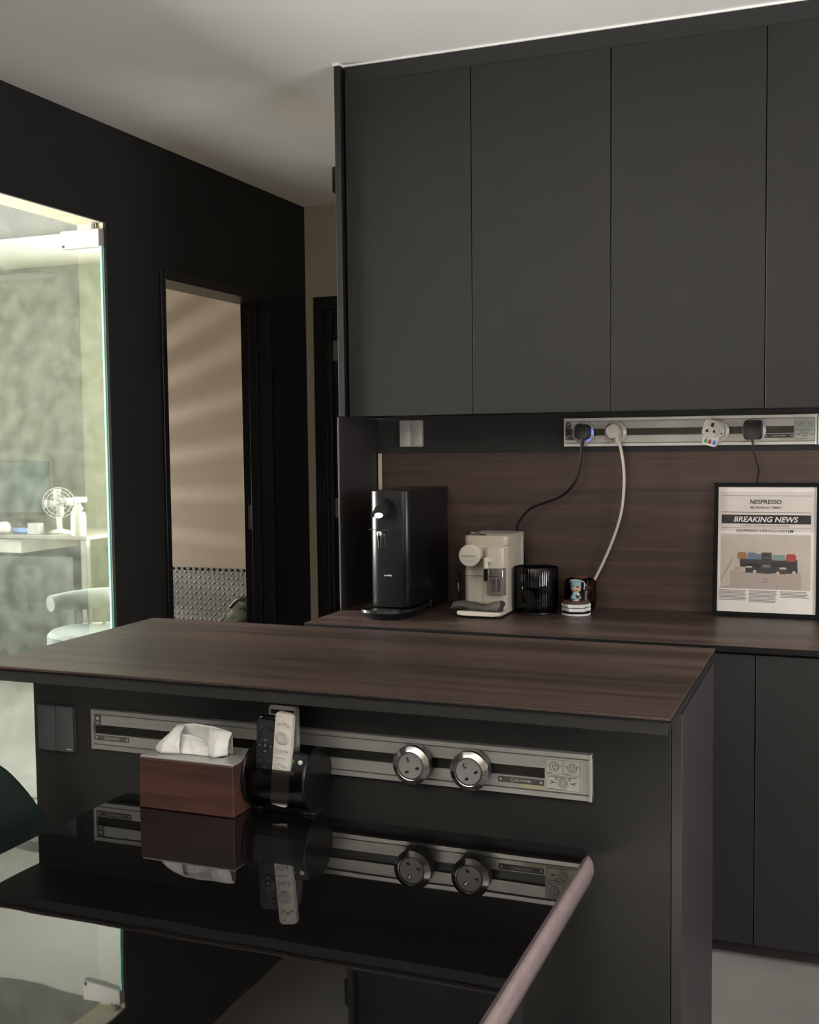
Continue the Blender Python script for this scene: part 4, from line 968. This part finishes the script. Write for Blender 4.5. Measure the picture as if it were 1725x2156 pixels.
# ------------------------------------------------------------------ bedroom: foam mat, bag, blind
t = thing('foam_mat', 'grey diamond-plate foam floor mat with toothed edges propped against the beige wall', 'foam mat', (-3.758, 6.125, 0), (0.035, 0, 0))
MW = .60; MH = .645
mb = MB(); pts = []
def teeth(p0, p1, n_, d, out):
    p0, p1 = Vector(p0), Vector(p1); e = (p1 - p0) / n_; r_ = []
    for k in range(n_):
        b0 = p0 + e * k
        r_ += [b0, b0 + e * .28, b0 + e * .18 + Vector(out) * d, b0 + e * .82 + Vector(out) * d, b0 + e * .72]
    return r_
ol_ = teeth((-MW / 2, MH - .02), (MW / 2, MH - .02), 14, .020, (0, 1)) + teeth((MW / 2, MH - .02), (MW / 2, 0), 14, .016, (1, 0)) + [Vector((MW / 2, 0)), Vector((-MW / 2, 0))] + teeth((-MW / 2, 0), (-MW / 2, MH - .02), 14, .016, (-1, 0))
cl_ = []
for q in ol_:
    if not cl_ or (q - cl_[-1]).length > 1e-5: cl_.append(q)
mb.prism([(q.x, q.y) for q in cl_], -.014, -.002); mb.build('panel', 'mat_grey', t, smooth=False)
mb = MB(); mb.box(-MW / 2 - .010, MW / 2 + .010, -.001, .000, 0, MH - .004); mb.build('backing', 'mat_black', t, smooth=False)
mb = MB()
r_ = 0
for iz in range(19):
    for ix in range(17):
        x_ = -MW / 2 + .028 + ix * .034; z_ = .02 + iz * .033
        a = math.radians(52 if (ix + iz) % 2 else -38)
        L_, T_ = .0165, .0055
        c, s = math.cos(a), math.sin(a)
        v4 = [(L_, 0), (0, T_), (-L_, 0), (0, -T_)]
        v_ = [(x_ + p * c - q * s, -.014, z_ + p * s + q * c) for p, q in v4] + [(x_ + p * .3 * c - q * .3 * s, -.0175, z_ + p * .3 * s + q * .3 * c) for p, q in v4]
        mb.raw(v_, [(4, 5, 6, 7)] + [(k, (k + 1) % 4, 4 + (k + 1) % 4, 4 + k) for k in range(4)])
o = mb.build('raised_tread', 'mat_tread', t, smooth=False); o['kind'] = 'stuff'
t = thing('duffel_bag', 'crumpled camouflage bag slumped on the bedroom floor before the foam mat', 'bag', (-3.19, 5.66, 0))
mb = MB(); tb = bmesh.new(); bmesh.ops.create_icosphere(tb, subdivisions=4, radius=1)
for v in tb.verts:
    k = 1 + .16 * mnoise.noise(v.co * 2.2) + .10 * mnoise.noise(v.co * 5.5)
    v.co = Vector((v.co.x * .27 * k, v.co.y * .20 * k, max(0.0, .255 + v.co.z * .262 * k)))
mb._merge(tb); mb.build('body', 'camo_cloth', t, angle=180)
mb = MB(); mb.tube(spline([(-.10, -.10, .49), (-.02, -.13, .545), (.08, -.12, .54), (.15, -.08, .50)]), [.012] * 25, 8); mb.build('strap', 'label_dark', t)
mb = MB(); vs = [(-.02 + .16 * u, -.08 + .10 * v + .01 * math.sin(9 * u), .505 + .045 * math.sin(PI * u) + .012 * math.sin(7 * v + 5 * u)) for u in [k / 10 for k in range(11)] for v in [k / 6 for k in range(7)]]
mb.raw(vs, [(i * 7 + j, (i + 1) * 7 + j, (i + 1) * 7 + j + 1, i * 7 + j + 1) for i in range(10) for j in range(6)]); mb.build('liner', 'white_plastic', t, angle=180)
bl = thing('window_blind', 'pale venetian blind hanging in the bedroom window', 'blind', (-5.62, 5.35, 2.1))
for k in range(19):
    mb = MB(); mb.M = Matrix.Translation((0, 0, -.06 - k * .078)) @ Matrix.Rotation(math.radians(8), 4, 'Y'); mb.box(-.024, .024, -.64, .64, -.005, .005, b=.001); mb.build('slat', 'blind_slat', bl)
mb = MB(); mb.box(-.03, .03, -.645, .645, -.045, -.001, b=.003); mb.build('head_rail', 'blind_slat', bl)

# ------------------------------------------------------------------ study: desk, monitor, fan, chair (seen mirrored in the glass door)
def mir(px, py, Yv):          # where the thing stands whose mirror image in the door lies behind that pixel
    v = on_y(px, py, Yv); return Vector((v.x, 2 * GY - Yv, v.z))
DZt = mir(90, 1127, 5.57).z
t = thing('desk', 'study desk with a thin top and dark panels below', 'desk', (-4.90, 1.28, 0))
mb = MB(); mb.box(-.66, .62, -.32, .32, DZt - .025, DZt, b=.003); mb.build('desk_top', 'desk_top', t)
mb = MB(); mb.box(-.62, .10, -.28, .28, DZt - .12, DZt - .03, b=.003); dr = mb.build('drawer', 'remote_white_button', t)
mb = MB(); mb.box(-.62, .58, -.30, -.27, .05, DZt - .14); mb.box(-.60, .42, .20, .27, .03, DZt - .14); mb.build('dark_panel', 'desk_dark', t)  # two dark panels fill the space under the desk top
for x_ in (-.62, .58):
    for y_ in (-.28, .28): mb = MB(); mb.box(x_ - .02, x_ + .02, y_ - .02, y_ + .02, 0, DZt - .0255, b=.002); mb.build('leg', 'steel', t)
m0, m1 = mir(108, 970, 6.0), mir(108, 1085, 6.0)
t = thing('monitor', 'wide grey monitor standing on the study desk', 'monitor', (m0.x - .36, 1.17, DZt))
mb = MB(); mb.box(-.36, .36, -.015, .012, m1.z - DZt, m0.z - DZt, b=.004); mb.build('housing', 'label_dark', t)
mb = MB(); mb.box(-.35, .35, .012, .0135, m1.z - DZt + .02, m0.z - DZt - .01); mb.build('screen', 'screen_grey', t)
mb = MB(); mb.box(-.03, .03, -.03, -.012, .005, .25, b=.003); mb.box(-.12, .12, -.10, .08, 0, .008, b=.003); mb.build('stand', 'label_dark', t)
fp = mir(124, 1058, 5.72)
t = thing('desk_fan', 'small white desk fan with round wire cage on the study desk', 'fan', (fp.x, fp.y, DZt), (0, 0, math.radians(-38)))
fz = fp.z - DZt
mb = MB(); mb.lathe([(.07, 0), (.072, .010), (.05, .02), (.02, .028), (0, .03)], 32); mb.build('base', 'fan_grey', t)
mb = MB(); mb.tube([(0, 0, .02), (0, 0, fz - .03)], .016, 12); mb.build('stem', 'white_plastic', t)
Mf = Matrix.Translation((0, .02, fz)) @ Matrix.Rotation(-PI / 2, 4, 'X')
mb = MB(); mb.M = Mf; mb.lathe([(.03, -.05), (.034, -.02), (.03, .0), (0, .003)], 24); mb.build('motor', 'white_plastic', t)
mb = MB(); mb.M = Mf
for rr in (.025, .05, .075, .095): mb.tube([(rr * math.cos(k * PI / 16), rr * math.sin(k * PI / 16), .035 - .012 * (rr / .095) ** 2) for k in range(32)], .0018, 5, closed=True)
for k in range(18): mb.tube([(.02 * math.cos(k * PI / 9), .02 * math.sin(k * PI / 9), .034), (.095 * math.cos(k * PI / 9), .095 * math.sin(k * PI / 9), .022), (.093 * math.cos(k * PI / 9), .093 * math.sin(k * PI / 9), -.01)], .0012, 4)
mb.build('cage', 'white_plastic', t)
for k in range(4):
    mb = MB(); mb.M = Mf @ Matrix.Rotation(k * PI / 2, 4, 'Z'); mb.raw([(.01, -.008, .004), (.03, -.03, .002), (.085, -.03, .0), (.088, .02, .012), (.03, .012, .012), (.01, .008, .008)], [(0, 1, 2, 3, 4, 5)])
    o = mb.build('blade', 'fan_grey', t); md = o.modifiers.new('t', 'SOLIDIFY'); md.thickness = .0015
bp_ = mir(166, 1112, 5.62)
t = thing('spray_bottle', 'white spray bottle with dark trigger standing on the study desk', 'bottle', (bp_.x, bp_.y, DZt))
mb = MB(); mb.lathe([(.040, 0), (.044, .01), (.044, .12), (.03, .165), (.016, .185), (.016, .2), (0, .2)], 28); mb.build('flask', 'white_plastic', t)
mb = MB(); mb.box(-.02, .06, -.014, .014, .2, .235, b=.006); mb.build('trigger_head', 'white_plastic', t)
mb = MB(); mb.tube([(.035, 0, .2), (.045, 0, .17), (.04, 0, .145)], .006, 8); mb.build('trigger', 'black_plastic', t)
q = mir(70, 1125, 5.6)
t = thing('tissue_carton', 'small grey carton on the study desk near the monitor', 'carton', (q.x, q.y - .03, DZt))
mb = MB(); mb.box(-.035, .035, -.03, .03, 0, .07, b=.002); mb.build('carton_body', 'socket_grey', t); mb = MB(); mb.box(-.038, -.035, -.03, .03, 0, .07); mb.build('carton_flap', 'marble_white', t)
q = mir(44, 1125, 5.6)
t = thing('pencil_case', 'blue pencil case lying on the study desk', 'pencil case', (q.x, q.y - .02, DZt))
mb = MB(); mb.tube([(-.075, 0, .018), (-.07, 0, .018), (.07, 0, .018), (.075, 0, .018)], [.010, .018, .018, .010], 12); mb.build('pouch', 'blue_item', t); mb = MB(); mb.tube([(-.068, -.002, .0365), (.068, -.002, .0365)], .0018, 6); mb.build('zip', 'steel', t)
q = mir(2, 1125, 5.6)
t = thing('paper_roll', 'white paper roll lying on the study desk', 'roll', (q.x, q.y, DZt + .037))
mb = MB(); mb.M = Matrix.Rotation(-PI / 2, 4, 'X'); mb.lathe([(.016, -.05), (.037, -.05), (.037, .05), (.016, .05), (.016, -.05)], 28); mb.build('paper', 'marble_white', t); mb = MB(); mb.M = Matrix.Rotation(-PI / 2, 4, 'X'); mb.lathe([(.0155, -.049), (.0155, .049), (.012, .049), (.012, -.049), (.0155, -.049)], 20); mb.build('core', 'coaster_wood', t)
# study chair with a curved ribbed back
q = mir(212, 1246, 4.9)
t = thing('study_chair', 'grey blue curved back chair standing in the study', 'chair', (q.x - .02, q.y, 0))
mb = MB(); ptsA = []
for k in range(25):
    a = math.radians(15 + 150 * k / 24); ptsA.append((.30 * math.cos(a) - .02, -.24 * math.sin(a) + .06, q.z - .06 - .02 * abs(math.cos(a)) ** 2))
mb.tube(ptsA, [.045 + .015 * math.sin(PI * k / 24) for k in range(25)], 14); mb.build('back_roll', 'office_blue', t, angle=80)
mb = MB(); mb.lathe([(.24, .36), (.26, .38), (.26, .43), (.24, .45), (0, .455)], 36); mb.build('seat', 'office_blue', t)
mb = MB(); mb.tube([(0, 0, .05), (0, 0, .365)], .03, 14); mb.lathe([(.22, 0), (.22, .012), (.05, .03), (0, .05)], 32); mb.build('pedestal', 'label_dark', t)
mb = MB()
for k in range(9): mb.tube([ptsA[2 + int(k * 2.5)], (ptsA[2 + int(k * 2.5)][0] * .8, ptsA[2 + int(k * 2.5)][1] * .8, .43)], .010, 8)
mb.build('back_spindles', 'label_dark', t)
# ceiling fan of the study
q = mir(112, 575, 5.2)
t = thing('ceiling_fan', 'dark ceiling fan with slim blades in the study', 'ceiling fan', (q.x - .62, q.y, ZC))
mb = MB(); mb.lathe([(.06, 0), (.06, -.03), (.015, -.05), (.015, q.z - ZC + .05), (.09, q.z - ZC + .04), (.10, q.z - ZC - .02), (.05, q.z - ZC - .05), (0, q.z - ZC - .05)], 28); mb.build('hub', 'label_dark', t)
for k in range(3):
    mb = MB(); mb.M = Matrix.Rotation(k * 2 * PI / 3, 4, 'Z') @ Matrix.Translation((0, 0, q.z - ZC)) @ Matrix.Rotation(math.radians(10), 4, 'X'); mb.bprism([(.09, -.03), (.35, -.055), (.58, -.045), (.62, 0), (.58, .04), (.35, .04), (.09, .03)], -.004, .004, 'z', b=.001); mb.build('blade', 'label_dark', t)
